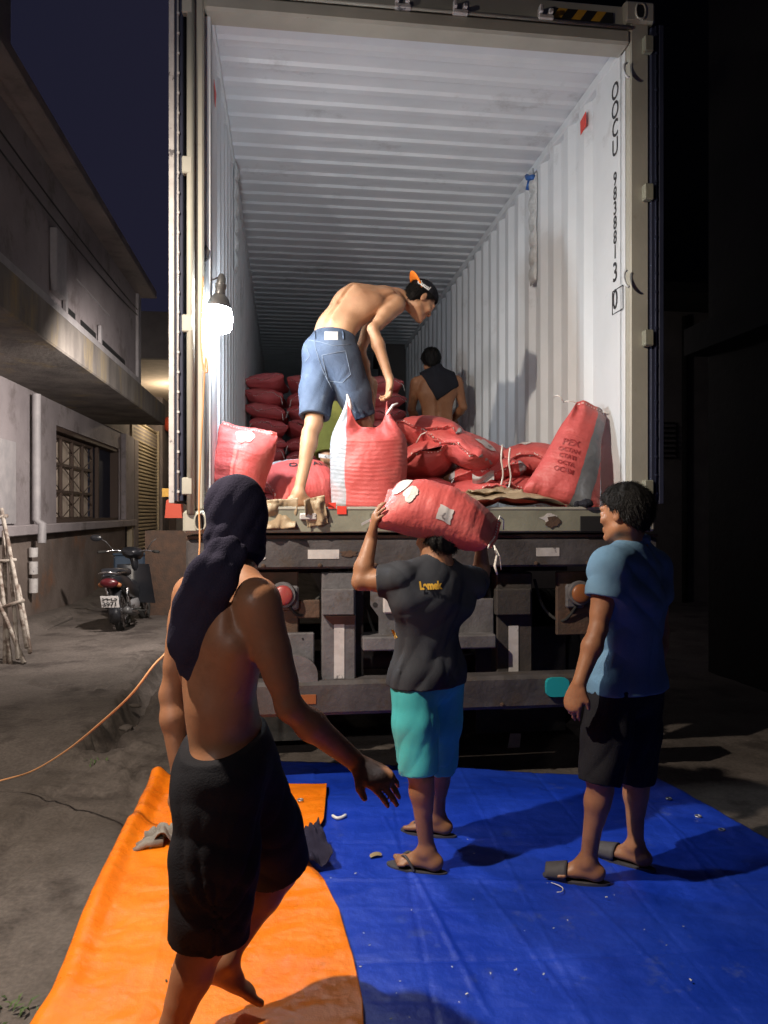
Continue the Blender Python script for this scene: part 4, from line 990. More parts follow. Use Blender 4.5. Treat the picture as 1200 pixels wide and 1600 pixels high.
    def text(s, txt, x, y, size, rot=0.0):
        vv, ff = text_mesh(txt, size, bold=.001); vv = [Matrix.Rotation(rot, 3, 'Z') @ v for v in vv]
        p = s.top(np.array([v.x+x for v in vv]), np.array([v.y+y for v in vv]), .0045)
        return MB().add([Vector(q) for q in p], ff)
_sc = {}; _keep = []
def sack(shape, loc, R, label, group=None, m=None, name='sack', threads=(1, -1), key=None):
    _keep.append(shape); k = key or id(shape)
    if k not in _sc: 
        me = shape.mesh(name); me.materials.append(m or M['sack']); _sc[k] = [me, {}]
    me = _sc[k][0]; o = bpy.data.objects.new(name, me); COL.objects.link(o); tag(o, label, 'sack', group)
    o.matrix_world = Matrix.Translation(loc) @ R.to_4x4()
    for e in threads:
        if e not in _sc[k][1]:
            t = shape.thread(e).build('seam_thread', M['thread'], None, smooth=True, local=True); _sc[k][1][e] = t.data; t.parent = o
        else:
            t = bpy.data.objects.new('seam_thread', _sc[k][1][e]); COL.objects.link(t); t.parent = o
    return o
def RZYX(yaw, pitch=0, roll=0):
    return Matrix.Rotation(math.radians(yaw), 3, 'Z') @ Matrix.Rotation(math.radians(pitch), 3, 'Y') @ Matrix.Rotation(math.radians(roll), 3, 'X')
def axes(xa, za):
    x = Vector(xa).normalized(); z = Vector(za); z = (z-x*z.dot(x)).normalized(); return Matrix((x, z.cross(x), z)).transposed()

# the stacked wall of sacks deep in the container
back_shapes = [SackShape(.70, .41, .185, 11, .0, .14, .016), SackShape(.69, .42, .18, 12, -.01, .16, .014), SackShape(.70, .40, .19, 13, .012, .15, .018)]
rnd = random.Random(5)
for c_ in range(4):
    for k in range(9):
        x = IX0+.03+.20+.402*c_+rnd.uniform(-.012, .012); z = FZ+.075+.152*k
        s_ = back_shapes[rnd.randrange(3)]
        sack(s_, (x, 7.95+rnd.uniform(-.03, .05)+.05*(c_ == 1), z), RZYX(90+rnd.choice((0, 180))+rnd.uniform(-5, 5), rnd.uniform(-3, 3), rnd.uniform(-8, 8)),
             'red sack in the '+('leftmost', 'second', 'third', 'rightmost')[c_]+' column of the back stack, '+('lowest', 'second', 'third', 'fourth', 'fifth', 'sixth', 'seventh', 'eighth', 'topmost')[k]+(' layer' if k in (0, 8) else ' layer from the floor'), 'stacked red sacks deep in the container', M['sack_b_lit'], threads=(1, -1), key=('b', back_shapes.index(s_)))

SKL = 'red woven sack '
def front(px, py, D, L, W, H, yaw, pitch, roll, seed, lab, m=None, bend=0, **kw):
    s_ = SackShape(L, W, H, seed, bend, kw.pop('lump', .12), kw.pop('wr', .014), kw.pop('taper', 0))
    o = sack(s_, P(px, py, D), RZYX(yaw, pitch, roll), SKL+lab, 'sacks lying at the container door', m or M['sack'], **kw)
    return o, s_
def on(o, mb, name, m): return mb.build(name, m, o, smooth=(name != 'print'), local=True)
front(655, 768, 4.95, .68, .46, .20, 84, 2, 4, 22, 'at the bottom of the pile, right behind the upright open sack')
front(737, 771, 4.95, .68, .46, .18, 78, 2, -4, 23, 'at the bottom of the pile above the cardboard, middle one')
front(812, 766, 5.0, .70, .46, .19, 82, 0, 3, 24, 'at the bottom of the pile beside the leaning sacks')
o, s_ = front(764, 744, 5.0, .64, .50, .19, 72, 3, -8, 25, 'half buried in the middle of the pile above the cardboard'); 
o, s_ = front(842, 723, 5.05, .64, .44, .23, 64, 3, 6, 26, 'at the right of the pile with a pale torn corner', lump=.15)
on(o, s_.spot(-.20, .08, .06, .05, 3), 'pale_patch', M['liner'])
o, s_ = front(664, 724, 4.95, .66, .44, .24, 70, 4, -20, 27, 'with a white strip label, under the topmost sack', lump=.15)
on(o, s_.patch(-.16, -.10, -.14, .05, jag=.006), 'paper_label', M['tape_white'])
o, s_ = front(741, 707, 4.85, .66, .44, .22, 50, 3, 24, 28, 'tilted on the pile with a white rectangular label', lump=.12, bend=.02)
on(o, s_.patch(-.20, -.05, -.17, -.07), 'paper_label', M['tape_white'])
front(683, 683, 5.0, .68, .45, .23, 66, 5, 8, 29, 'lying on top of the pile beside the upright open sack', lump=.10)
# loose threads and torn papers hanging from the pile
for (px, py, D) in ((785, 695, 4.62), (637+160, 700, 4.62)):
    pts = [P(px, py, D), P(px-2, py+22, D-.02), P(px+1, py+45, D-.01), P(px-3, py+66, D)]
    t = MB().tube(smooth_path(pts, 4), .006, 5).build('hanging_string', M['thread'], smooth=True); tag(t, 'white frayed string hanging down the sack pile, '+('left' if px == 785 else 'right')+' one of two', 'string')
b = MB().grid(lambda u, v: P(738+34*u, 740+14*v+5*math.sin(5*u), 4.62-.03*math.sin(4*v+3*u)), 8, 6).build('paper_scrap', M['tape_white'], smooth=True); tag(b, 'crumpled white paper scrap between the lower sacks of the pile', 'paper')

# left: bulging sack behind the man's hood, and the flat one by the bare foot
s_ = SackShape(.50, .36, .34, 41, 0, .12, .03, n=2.1)
o = sack(s_, P(374, 738, 4.35), axes((.25, .15, 1.0), (-.2, -1, .3)), SKL+'with a tied pale ear, behind the hooded head', 'sacks lying at the container door', M['sack'])
on(o, s_.spot(.19, -.02, .045, .05, 5), 'pale_patch', M['liner'])
MB().tube([P(400, 700, 4.22), P(407, 692, 4.2), P(412, 684, 4.2)], [.03, .014, .004], 8).build('tied_ear', M['liner'], o)
o.children[-1].matrix_parent_inverse = o.matrix_world.inverted()
s_ = SackShape(.44, .44, .26, 42, .0, .12, .02)
o = sack(s_, P(474, 757, 4.72), axes((1, .35, .02), (.0, -.55, .84)), SKL+'lying behind the bare foot with dark print', 'sacks lying at the container door', M['sack_stripe2'])
on(o, s_.text('OCTAN', .02, .03, .07), 'print', M['letters'])
# right: two sacks leaning against the wall
s2 = SackShape(.60, .40, .17, 52, .03, .10, .02)
sack(s2, P(936, 705, 4.80), axes((.16, .12, 1), (-.75, -.6, .2)), SKL+'leaning upright on the wall, the rear of two', 'sacks lying at the container door', M['sack'])
s1 = SackShape(.62, .45, .24, 51, .02, .10, .03, taper=.22, n=2.1, wt=.55)
o = sack(s1, P(896, 713, 4.42), axes((.36, .20, .90), (-.10, -.97, .25)), SKL+'with grey band and dark print leaning at right door post', 'sacks lying at the container door', M['sack_stripe'], threads=(1,))
for i, (t, x) in enumerate((('PEX', .0), ('OCTAN', -.055), ('CTA', -.10), ('OCTA', -.145), ('OCAM', -.19))):
    on(o, s1.text(t, x, -.02 if False else .0, .052, math.pi/2 if False else 0), 'print', M['rust']) if False else None
PRINT = mat('maroon_print', (.34, .035, .038), rough=.55)
for i, (t, x, sz) in enumerate((('PEX', .03, .056), ('OCTAN', -.02, .034), ('CTATI', -.062, .034), ('OCTA', -.104, .034), ('OCAM', -.146, .038))):
    on(o, s1.text(t, 0, 0, sz), 'print', PRINT) if False else None
    vv, ff = text_mesh(t, sz, bold=.001); vv = [Matrix.Rotation(math.radians(-90), 3, 'Z') @ v for v in vv]
    yy0 = 0.0
    p = s1.top(np.array([v.x+x for v in vv]), np.array([v.y+.055 for v in vv]), .005)
    on(o, MB().add([Vector(q) for q in p], ff), 'print', PRINT)
MB().tube([P(931, 652, 4.3), P(929, 644, 4.3), P(932, 632, 4.31)], [.02, .012, .016], 7).build('tied_ear', M['liner'], o); o.children[-1].matrix_parent_inverse = o.matrix_world.inverted()

# the open upright sack in the doorway
def open_sack():
    D = 4.30; base = P(575, 790, D); base.z = FZ+.004; ax = PC(1, 0, 0)-PC(0, 0, 0); dp = Vector((-ax.y, ax.x, 0))
    nt, nv = 96, 90; vv = []; Hh = .56
    for j in range(nv):
        v = j/(nv-1)
        for i in range(nt):
            t = 2*math.pi*i/nt; c, s = math.cos(t), math.sin(t); n = 2.5
            hx = .205*(1-.05*math.cos(2*math.pi*v*.8)) + .012*math.sin(3*v+1); hy = .15*(1+.06*math.sin(5*v))
            if v < .04: k = .93+.07*(v/.04)**.5; hx *= k; hy *= k
            top = max(0, (v-.66)/.34); ts = top*top*(3-2*top)
            X = math.copysign(abs(c)**(2/n), c)*hx*(1-.10*ts); Y = math.copysign(abs(s)**(2/n), s)*hy*(1-.93*ts**1.2)
            rim = .018+.17*abs(X/.2)**2.2 if True else 0
            zt = .45+(.185 if c < 0 else .15)*abs(c)**2.6; Z = v/.66*.36 if v < .66 else .36+(v-.66)/.34*(zt-.36)
            X += ts*(-.02 if c < 0 else -.012)*abs(c) * 1.5
            ear = max(0, abs(c)-.72)/.28*ts
            X = X*(1-.40*ts)+.018*ts*(1 if c > 0 else 0)
            fold = ts*.018*math.sin(t*9+v*4)+ts*.012*math.sin(t*17-v*9)
            lump = .010*gnoise(math.cos(t)*2+3, v*4+math.sin(t)*2, 1, 8)
            r_ = fold+lump; L = math.hypot(X, Y)+1e-6
            rib = .0010*math.sin(v*140+2.5*math.sin(t*3)+3*gnoise(v*5,t,1,2))*(1-ts)
            X += X/L*(lump+rib); Y += Y/L*(r_+rib)
            vv.append(base+ax*X+dp*Y+V(0, 0, Z))
    ff = [(j*nt+i, j*nt+(i+1) % nt, (j+1)*nt+(i+1) % nt, (j+1)*nt+i) for j in range(nv-1) for i in range(nt)]
    ff.append(tuple(reversed(range(nt))))
    me = bpy.data.meshes.new('open_sack'); o = bpy.data.objects.new('open_sack', me); COL.objects.link(o)
    o.location = base; R = Matrix((V(0, 0, 1), -ax, -dp)).transposed()   # local x = up, so ribs and band follow the length
    o.rotation_euler = R.to_euler(); inv = R.transposed()
    me.from_pydata([tuple(inv @ (p-base)) for p in vv], [], ff); me.polygons.foreach_set('use_smooth', [True]*len(ff))
    me.materials.append(M['sack_stripe2']); me.materials.append(M['liner'])
    tag(o, 'upright open red sack with a grey side band gripped by the bending man', 'sack', 'sacks lying at the container door')
    md = o.modifiers.new('s', 'SOLIDIFY'); md.thickness = .003; md.offset = 0; md.material_offset = 0
    # white liner showing at the ears and along the mouth
    for (pts, rr) in (([(549, 640), (547, 632), (545, 624), (542, 616)], [.016, .022, .022, .010]), ([(604, 648), (609, 641), (614, 634), (622, 630)], [.014, .020, .020, .008])):
        b = MB().tube([P(x, y, 4.245+.0*k) for k, (x, y) in enumerate(pts)], rr, 10, flat=.45)
        q = b.build('liner', M['liner'], None, smooth=True); q.parent = o; q.matrix_parent_inverse = Matrix.LocRotScale(o.location, o.rotation_euler, None).inverted()
    return o
OS = open_sack()

# sack carried on the head
cs_ = SackShape(.47, .30, .25, 61, -.035, .12, .018, n=1.95, wt=.25)
CSM = axes(P(775, 845, 3.14)-P(598, 796, 3.22), (.05, -.62, .78))
o = sack(cs_, P(684, 804, 3.20), CSM, SKL+'carried on the head of the man in the charcoal shirt', None, M['sack'], threads=(1,))
on(o, cs_.spot(-.175, .02, .04, .065, 7, jag=.2), 'white_patch', M['liner'])
on(o, cs_.patch(.01, .07, -.11, -.075, jag=.003), 'paper_label', M['tape_white'])
on(o, cs_.spot(-.12, -.06, .028, .034, 9), 'white_patch', M['liner'])
q = MB().tube([P(772, 852, 3.1), P(776, 868, 3.1), P(773, 884, 3.1), P(777, 898, 3.1)], [.006, .01, .012, .008], 7, flat=.4).build('tie_end', M['thread'], None, smooth=True)
q.parent = o; q.matrix_parent_inverse = o.matrix_world.inverted()
q = MB().tube([P(772, 852, 3.1), P(781, 870, 3.1), P(783, 890, 3.1)], [.006, .008, .005], 7, flat=.4).build('tie_end', M['thread'], None, smooth=True)
q.parent = o; q.matrix_parent_inverse = o.matrix_world.inverted()

# kraft paper and cardboard at the door edge
def paper(name, outline, D, z0, label, seed, amp=.02, drop=None):
    pts = [P(x, y, D) for x, y in outline]
    return pts
def crumple(name, c, ux, uy, w, h, label, seed, amp, bend, m=M['kraft'], cat='paper', n=22, ragged=.12):
    c, ux, uy = Vector(c), Vector(ux).normalized(), Vector(uy).normalized(); nn = ux.cross(uy)
    def fn(u, v):
        a, b_ = (u-.5)*2, (v-.5)*2
        k = 1-ragged*(.5+.5*gnoise(math.atan2(b_, a)*2.2, 1.3, 1, seed+5))
        return c+ux*a*w/2*k+uy*b_*h/2*k+nn*(amp*gnoise(u*3.2, v*3.2, 1, seed)+amp*.6*abs(gnoise(u*7, v*6, 1, seed+1))+bend*(a*a))
    o = sheet(name, fn, n, n, m, None, .0025); tag(o, label, cat); return o
crumple('kraft_paper', P(435, 804, 4.02)-V(0, .03, 0), (1, 0, .05), (.1, .15, 1), .20, .17, 'torn brown kraft paper hanging over the sill beside the hooded man', 3, .035, .02)
crumple('kraft_paper', P(493, 799, 3.99), (1, 0, .25), (-.15, -.1, 1), .12, .16, 'small twisted scrap of brown paper hanging over the sill below the bare foot', 6, .035, .03)
crumple('cardboard_sheet', P(805, 783, 4.25)+V(0, 0, .015), (1, .1, -.02), (0, 1, .12), .62, .28, 'crumpled brown cardboard sheet lying along the sill under the sack pile', 9, .035, .0)
crumple('cardboard_sheet', P(772, 778, 4.35)+V(0, 0, .03), (1, .2, .03), (0, 1, .1), .36, .22, 'upper folded piece of brown cardboard nearest the middle of the sack pile', 12, .04, .0)
b = MB(); q = P(916, 786, 4.2); b.lathe(q-V(0, 0, .045), [(.02, 0), (.055, .01), (.07, .035), (.055, .07), (.02, .085)], 16); b.add(*[[Vector(v)+q-V(.07, -.03, .0) for v in ((-.05, -.03, -.05), (.03, -.03, -.05), (.03, .04, -.05), (-.05, .04, -.05), (-.03, -.02, .02), (.02, -.02, .035), (.02, .03, .03), (-.03, .03, .02))], [(0, 1, 2, 3), (4, 5, 6, 7), (0, 1, 5, 4), (1, 2, 6, 5), (2, 3, 7, 6), (3, 0, 4, 7)]])
o = b.build('dark_bundle', M['capcloth'], smooth=True); [setattr(v, 'co', v.co*1) for v in ()]
tag(o, 'small dark cloth bundle lying at the right corner of the container sill', 'bundle')
md = o.modifiers.new('s', 'SUBSURF'); md.levels = 3; md.render_levels = 3
tx = bpy.data.textures.new('crumple', 'CLOUDS'); tx.noise_scale = .05; md = o.modifiers.new('d', 'DISPLACE'); md.texture = tx; md.strength = .04; md.mid_level = .5; o.scale = (.62, .62, .55); o.location = q-V(q.x*.62, q.y*.62, q.z*.55)

# ================================================================== TARPS
def interp(poly, v):
    n = len(poly)-1; f = v*n; i = min(int(f), n-1); t = f-i; a, b = poly[i], poly[i+1]; return Vector(a)*(1-t)+Vector(b)*t
def seglen_param(poly, v):
    L = [0]
    for a, b in zip(poly[:-1], poly[1:]): L.append(L[-1]+(Vector(b)-Vector(a)).length)
    t = v*L[-1]
    for i in range(len(poly)-1):
        if t <= L[i+1] or i == len(poly)-2:
            f = (t-L[i])/max(1e-9, L[i+1]-L[i]); return Vector(poly[i])*(1-f)+Vector(poly[i+1])*f
def tarp(name, left, right, nu, nv, zf, m, label):
    g = np.zeros((nu, nv, 3)); 
    for j in range(nv):
        v = j/(nv-1); a, b = seglen_param(left, v), seglen_param(right, v)
        u = np.linspace(0, 1, nu)[:, None]; g[:, j] = np.array(a)[None]*(1-u)+np.array(b)[None]*u
    U, Vv = np.meshgrid(np.linspace(0, 1, nu), np.linspace(0, 1, nv), indexing='ij')
    g[..., 2] = zf(g[..., 0], g[..., 1], U, Vv)
    me = bpy.data.meshes.new(name); idx = np.arange(nu*nv).reshape(nu, nv)
    F = np.stack([idx[:-1, :-1], idx[1:, :-1], idx[1:, 1:], idx[:-1, 1:]], -1).reshape(-1, 4)
    me.vertices.add(nu*nv); me.vertices.foreach_set('co', g.astype(np.float32).ravel())
    me.loops.add(F.size); me.loops.foreach_set('vertex_index', F.astype(np.int32).ravel())
    me.polygons.add(len(F)); me.polygons.foreach_set('loop_start', np.arange(0, F.size, 4, dtype=np.int32))
    me.polygons.foreach_set('use_smooth', np.ones(len(F), bool)); me.update(calc_edges=True)
    o = link(name, me, m); tag(o, label, 'tarpaulin'); md = o.modifiers.new('s', 'SOLIDIFY'); md.thickness = .003; md.offset = -1; return o
def creases(X, Y, lines, w=.006, a=.005):
    Z = 0*X
    for (p, q, s) in lines:
        dx, dy = q[0]-p[0], q[1]-p[1]; L = math.hypot(dx, dy); d = ((X-p[0])*dy-(Y-p[1])*dx)/L; t = ((X-p[0])*dx+(Y-p[1])*dy)/L/L
        d = d+.006*N3(X, Y, 0*X, 3, 4)
        Z += s*a*np.exp(-(d/w)**2)*(t > -.02)*(t < 1.02)
    return Z
def z2(p): return (p.x, p.y)
def zblue(X, Y, U, Vv):
    Z = .034 + .010*N3(X, Y, 0, 1.6, 21) + .005*N3(X*.6, Y*1.6, 0, 5, 22) + .002*N3(X*1.3, Y*.5, 0, 16, 23)
    Z += .003*np.maximum(0, N3(X*.5+Y, Y*2.4-X, 0, 9, 24))
    L = [(z2(PZ(650, 1385)), z2(PZ(760, 1600)), 1), (z2(PZ(600, 1290)), z2(PZ(735, 1560)), .6), (z2(PZ(745, 1390)), z2(PZ(905, 1600)), .7), (z2(PZ(900, 1400)), z2(PZ(1100, 1600)), .6),
         (z2(PZ(500, 1390)), z2(PZ(1200, 1392)), .8), (z2(PZ(540, 1528)), z2(PZ(1220, 1496)), -1.1), (z2(PZ(1000, 1245)), z2(PZ(1120, 1400)), .6), (z2(PZ(520, 1330)), z2(PZ(900, 1318)), .5)]
    for k in range(6): L.append((z2(PC(-.4+.42*k, 4.3, 0)), z2(PC(-.25+.46*k, 1.2, 0)), (-1)**k*.55))
    for k in range(5): L.append((z2(PC(-.8, 1.75+.55*k, 0)), z2(PC(3.2, 1.62+.55*k, 0)), (-1)**k*.5))
    return Z + creases(X, Y, L, .007, .006)
BL = [PC(-.62, 4.55, 0), PC(-.55, 1.0, 0)]
tarp('blue_tarp', [PC(-.62, 4.50, 0), PC(-.52, 1.0, 0)], [PC(1.53, 4.22, 0), PZ(1146, 1294), PC(2.35, 1.0, 0)], 260, 320, zblue, M['tarp_blue'], 'large blue woven tarpaulin spread on the ground behind the trailer')
def zor(X, Y, U, Vv):
    Z = .062 + .008*N3(X, Y, 0, 2.2, 31) + .006*N3(X*.5, Y*1.8, 0, 6, 32) + .0045*np.maximum(0, N3(X*.4+.3*Y, Y*1.5, 0, 11, 33)) + .003*np.maximum(0, N3(X*.7, Y*1.2-X*.4, 0, 26, 34)-.1)
    Z += .048*np.exp(-((U-.03)/.05)**2)*np.clip(1.15-Vv, .25, 1)              # left edge turned up
    Z += .035*np.exp(-((Vv-.012)/.03)**2)*np.clip(1-U*2.2, 0, 1)                 # raised far left corner
    fold = .030/(1+np.exp(-(Vv-.185-.02*np.sin(U*6))*160))                       # a second layer begins here
    Z += fold*np.clip((.42-U)*9, 0, 1)
    Z += .02*np.exp(-((U-.30-.25*Vv)/.02)**2)*np.clip((.22-Vv)*9, 0, 1)
    Z += .018*np.exp(-((Vv-.36-.3*(U-1))/.03)**2)*np.clip((U-.6)*5, 0, 1)
    Z += np.exp(-((1-U)/.02)**2)*.012*N3(X, Y, 0, 7, 36)
    return Z
OL = [PZ(240, 1238), PZ(218, 1280), PZ(165, 1398), PZ(122, 1496), PZ(82, 1605), PC(-.93, 1.0, 0)]
OR = [PZ(511, 1243), PZ(506, 1300), PZ(470, 1352), PZ(497, 1388), PZ(530, 1448), PZ(553, 1530), PZ(567, 1600), PC(-.0, 1.0, 0)]
tarp('orange_tarp', OL, OR, 220, 330, zor, M['tarp_orange'], 'glossy orange plastic tarpaulin with a turned-up left edge')
# dark folded plastic at the notch of the orange sheet
crumple('black_plastic', PZ(484, 1332, .07)+V(0, 0, .02), (1, .2, .1), (-.2, 1, .2), .15, .26, 'dark blue-black folded plastic scrap in the notch of the orange tarpaulin', 15, .05, .02, M['navycloth'], 'plastic scrap')
g1 = crumple('cloth_glove', PZ(262, 1318, .09)+V(0, 0, .02), (1, .1, .05), (.0, 1, .1), .20, .11, 'crumpled grey cloth glove lying on the orange tarpaulin', 18, .07, -.02, M['greyglove'], 'glove')
for k, (a, l) in enumerate(((200, .10), (185, .09), (165, .07))):
    c = PZ(248, 1322, .09)+V(0, 0, .025); d = V(math.cos(math.radians(a)), math.sin(math.radians(a)), -.15)
    f = MB().tube([c+V(.02, .018*k-.02, 0), c+d*l*.5+V(0, .018*k-.02, .012), c+d*l+V(0, .02*k-.02, 0)], [.018, .016, .010], 9).build('finger', M['greyglove'], g1, smooth=True)
b = MB().tube(smooth_path([PZ(519, 1274, .045), PZ(526, 1278, .045), PZ(534, 1277, .045), PZ(541, 1273, .045)], 4), [.004]+[.008]*11+[.004], 8).build('foam_strip', M['thread'], smooth=True); tag(b, 'small white curved scrap on the blue tarpaulin near the orange corner', 'scrap')
b = MB(); q = PZ(587, 1336, .045); b.grid(lambda u, v: q+V((u-.5)*.055*(1-.3*abs(v-.5)), (v-.5)*.035+.01*(u-.5), .006*math.sin(3*u)), 6, 5); o = b.build('dry_leaf', M['leafdry'], smooth=True); tag(o, 'dry brown leaf on the blue tarpaulin', 'leaf')
b = MB().tube(smooth_path([PZ(861, 1379, .045), PZ(870, 1382, .045), PZ(879, 1387, .045), PZ(878, 1393, .045), PZ(870, 1394, .045)], 4), .0018, 5).build('loose_string', M['thread'], smooth=True); tag(b, "loose white string curl beside the right man's sandal", 'string')
# grains and crumbs scattered on the tarps
b = MB(); rs = random.Random(8)
for k in range(34):
    px, py = rs.uniform(505, 1100), 1250+350*rs.random()**.8; q = PZ(px, py, .048); s = rs.uniform(.0009, .0022); a = rs.uniform(0, 3.1)
    R = Matrix.Rotation(a, 3, 'Z'); b.obox(q, (s*2.2, s, s*.6), R)
o = b.build('scattered_grain', M['thread']); o['kind'] = 'stuff'; tag(o, 'pale grains scattered over the blue tarpaulin', 'grain')
b = MB()
for k in range(130):
    px, py = rs.gauss(215, 25), rs.gauss(1450, 45); q = PZ(px, py, .082)
    if py > 1590 or px < 130: continue
    s = rs.uniform(.0015, .0045); b.obox(q, (s*2, s, s*1.2), Matrix.Rotation(rs.uniform(0, 3), 3, 'Z'))
o = b.build('scattered_dirt', M['black']); o['kind'] = 'stuff'; tag(o, 'dark dirt crumbs on the orange tarpaulin', 'dirt')
# weeds in the cracks
b = MB()
for (cx, cy_, r_, n_) in ((268, 1022, .12, 70), (165, 1100, .07, 34), (150, 1195, .06, 22), (12, 1590, .12, 40), (160, 1116, .05, 20)):
    for k in range(n_):
        c = PZ(cx, cy_)+V(rs.gauss(0, r_*.6), rs.gauss(0, r_*.5), 0); a = rs.uniform(0, 6.28); h = rs.uniform(.015, .05); d = V(math.cos(a), math.sin(a), 0)
        w = Vector((-d.y, d.x, 0))*rs.uniform(.003, .007)
        b.add([c, c+d*h*.4+w+V(0, 0, h*.6), c+d*h+V(0, 0, h*.75), c+d*h*.4-w+V(0, 0, h*.6)], [(0, 1, 2, 3)])
o = b.build('weeds', M['weed']); o['kind'] = 'stuff'; tag(o, 'small green weeds growing in the cracks of the old concrete', 'weeds')
# stones and rubble
for k in range(26):
    c = PZ(rs.uniform(60, 235), rs.uniform(1010, 1215)); 
    if k < 10: c = PZ(rs.uniform(40, 130), rs.uniform(965, 1000), .05)
    r_ = rs.uniform(.02, .05)
    b = MB(); bm = bmesh.new(); bmesh.ops.create_icosphere(bm, subdivisions=2, radius=r_)
    for v in bm.verts: v.co = Vector((v.co.x*1.3, v.co.y, v.co.z*.5))*(1+.3*gnoise(v.co.x*40, v.co.y*40+v.co.z*30, 1, k))
    bm.verts.ensure_lookup_table(); b.add([v.co+c+V(0, 0, r_*.2) for v in bm.verts], [[v.index for v in f.verts] for f in bm.faces]); bm.free()
    o = b.build('stone', M['ground']); tag(o, 'small broken concrete lump on the rough ground by the gutter' if k >= 10 else 'small broken concrete lump at the foot of the building wall', 'stone', 'lumps by the gutter' if k >= 10 else 'lumps along the wall')

# ================================================================== MOTORBIKE (parked, tail towards the camera)
mroot = empty('motorbike', PZ(185, 998), 'black underbone motorbike parked by the wall with its tail to the camera', 'motorbike')
def moto():
    o0 = Vector(mroot.location); fdir = (P(218, 960, 10.2)-o0); fdir.z = 0; fdir.normalize()      # wheels line
    lean = -.10; sd = Vector((fdir.y, -fdir.x, 0)); up = (V(0, 0, 1)+sd*lean).normalized()
    def Q(f, s, u): return o0 + fdir*f + sd*s + up*u
    def T(pts, r, name, m, par=mroot, **kw):
        return MB().tube([Q(*p) for p in pts], r, kw.get('n', 10), flat=kw.get('flat', 1.0), up=up).build(name, m, par, smooth=True)
    def wheel_(f, r):
        b = MB(); pr = [(r-.075, -.03), (r-.03, -.042), (r-.006, -.028), (r, 0), (r-.006, .028), (r-.03, .042), (r-.075, .03)]
        w = b.lathe(Q(f, 0, r), pr, 36, sd).build('wheel', M['rubber'], mroot, smooth=True, angle=60)
        MB().lathe(Q(f, 0, r), [(r-.072, -.02), (r-.075, .02)], 30, sd)
        rim = MB(); ring = [Q(f, 0, r)+ (fdir*math.cos(t)+up*math.sin(t))*(r-.08) for t in [2*math.pi*k/30 for k in range(31)]]
        rim.tube(ring, .014, 7, cap=False)
        for k in range(16):
            t = 2*math.pi*k/16; rim.tube([Q(f, 0, r), Q(f, 0, r)+(fdir*math.cos(t)+up*math.sin(t))*(r-.085)], .004, 4)
        rim.lathe(Q(f, -.045, r), [(.05, 0), (.05, .09)], 14, sd); rim.build('rim', M['chrome'], w, smooth=True, angle=50)
        # open the centre of the tyre: it is a ring
        return w
    def tyre(f, r):
        b = MB(); R_ = r-.042; n, m_ = 40, 12; vv = []; ff = []
        for i in range(n):
            t = 2*math.pi*i/n; d = fdir*math.cos(t)+up*math.sin(t)
            for j in range(m_):
                a = 2*math.pi*j/m_; vv.append(Q(f, 0, r)+d*(R_+.042*math.cos(a))+sd*.046*math.sin(a))
        for i in range(n):
            for j in range(m_): ff.append((i*m_+j, i*m_+(j+1) % m_, ((i+1) % n)*m_+(j+1) % m_, ((i+1) % n)*m_+j))
        w = b.add(vv, ff).build('wheel', M['rubber'], mroot, smooth=True)
        rim = MB(); ring = [Q(f, 0, r)+(fdir*math.cos(t)+up*math.sin(t))*(r-.085) for t in [2*math.pi*k/30 for k in range(31)]]
        rim.tube(ring, .012, 7, cap=False)
        for k in range(14):
            t = 2*math.pi*k/14; rim.tube([Q(f, 0, r), Q(f, 0, r)+(fdir*math.cos(t)+up*math.sin(t))*(r-.09)], .004, 4)
        rim.lathe(Q(f, -.045, r), [(.05, 0), (.05, .09)], 14, sd); rim.build('rim', M['chrome'], w, smooth=True, angle=50)
    tyre(.28, .29); tyre(1.50, .29)
    def ellb(c, r3, name, m, par=mroot, tilt=0):
        bm = bmesh.new(); bmesh.ops.create_uvsphere(bm, u_segments=20, v_segments=12, radius=1)
        R = Matrix.Rotation(tilt, 3, 'Y'); vv = []
        for v in bm.verts:
            p = R @ Vector((v.co.x*r3[0], v.co.y*r3[1], v.co.z*r3[2])); vv.append(Q(c[0]+p.x, c[1]+p.y, c[2]+p.z))
        bm.verts.ensure_lookup_table(); b = MB().add(vv, [[v.index for v in f.verts] for f in bm.faces]); bm.free()
        return b.build(name, m, par, smooth=True)
    # rear fender + body shell (lofted side panels)
    def loft(st, name, m, n=16, sq=2.6):
        vv = []; ff = []
        for (f, u, w, h) in st:
            for k in range(n):
                t = 2*math.pi*k/n; c, s = math.cos(t), math.sin(t)
                vv.append(Q(f, w*math.copysign(abs(c)**(2/sq), c), u+h*math.copysign(abs(s)**(2/sq), s)))
        for i in range(len(st)-1):
            for k in range(n): ff.append((i*n+k, i*n+(k+1) % n, (i+1)*n+(k+1) % n, (i+1)*n+k))
        ff.append(tuple(range(n))); ff.append(tuple((len(st)-1)*n+k for k in reversed(range(n))))
        return MB().add(vv, ff).build(name, m, mroot, smooth=True, angle=50)
    loft([(-.16, .74, .05, .03), (-.12, .735, .10, .065), (.0, .72, .125, .085), (.2, .66, .13, .11), (.45, .60, .12, .13), (.7, .52, .10, .12), (.95, .46, .08, .09), (1.1, .5, .06, .10)], 'body_shell', M['moto_black'])
    loft([(-.14, .80, .06, .015), (-.05, .825, .11, .03), (.15, .80, .125, .045), (.40, .765, .12, .05), (.62, .76, .09, .05), (.72, .74, .05, .03)], 'seat', M['seatm'])
    # rear mudguard
    pts = [(.28+.34*math.cos(math.radians(a)), 0, .29+.34*math.sin(math.radians(a))) for a in (60, 90, 120, 150, 175, 195)]
    T(pts, .07, 'rear_mudguard', M['moto_black'], flat=.3)
    tl = ellb((-.16, 0, .685), (.05, .105, .06), 'tail_lamp', M['tail_red'])
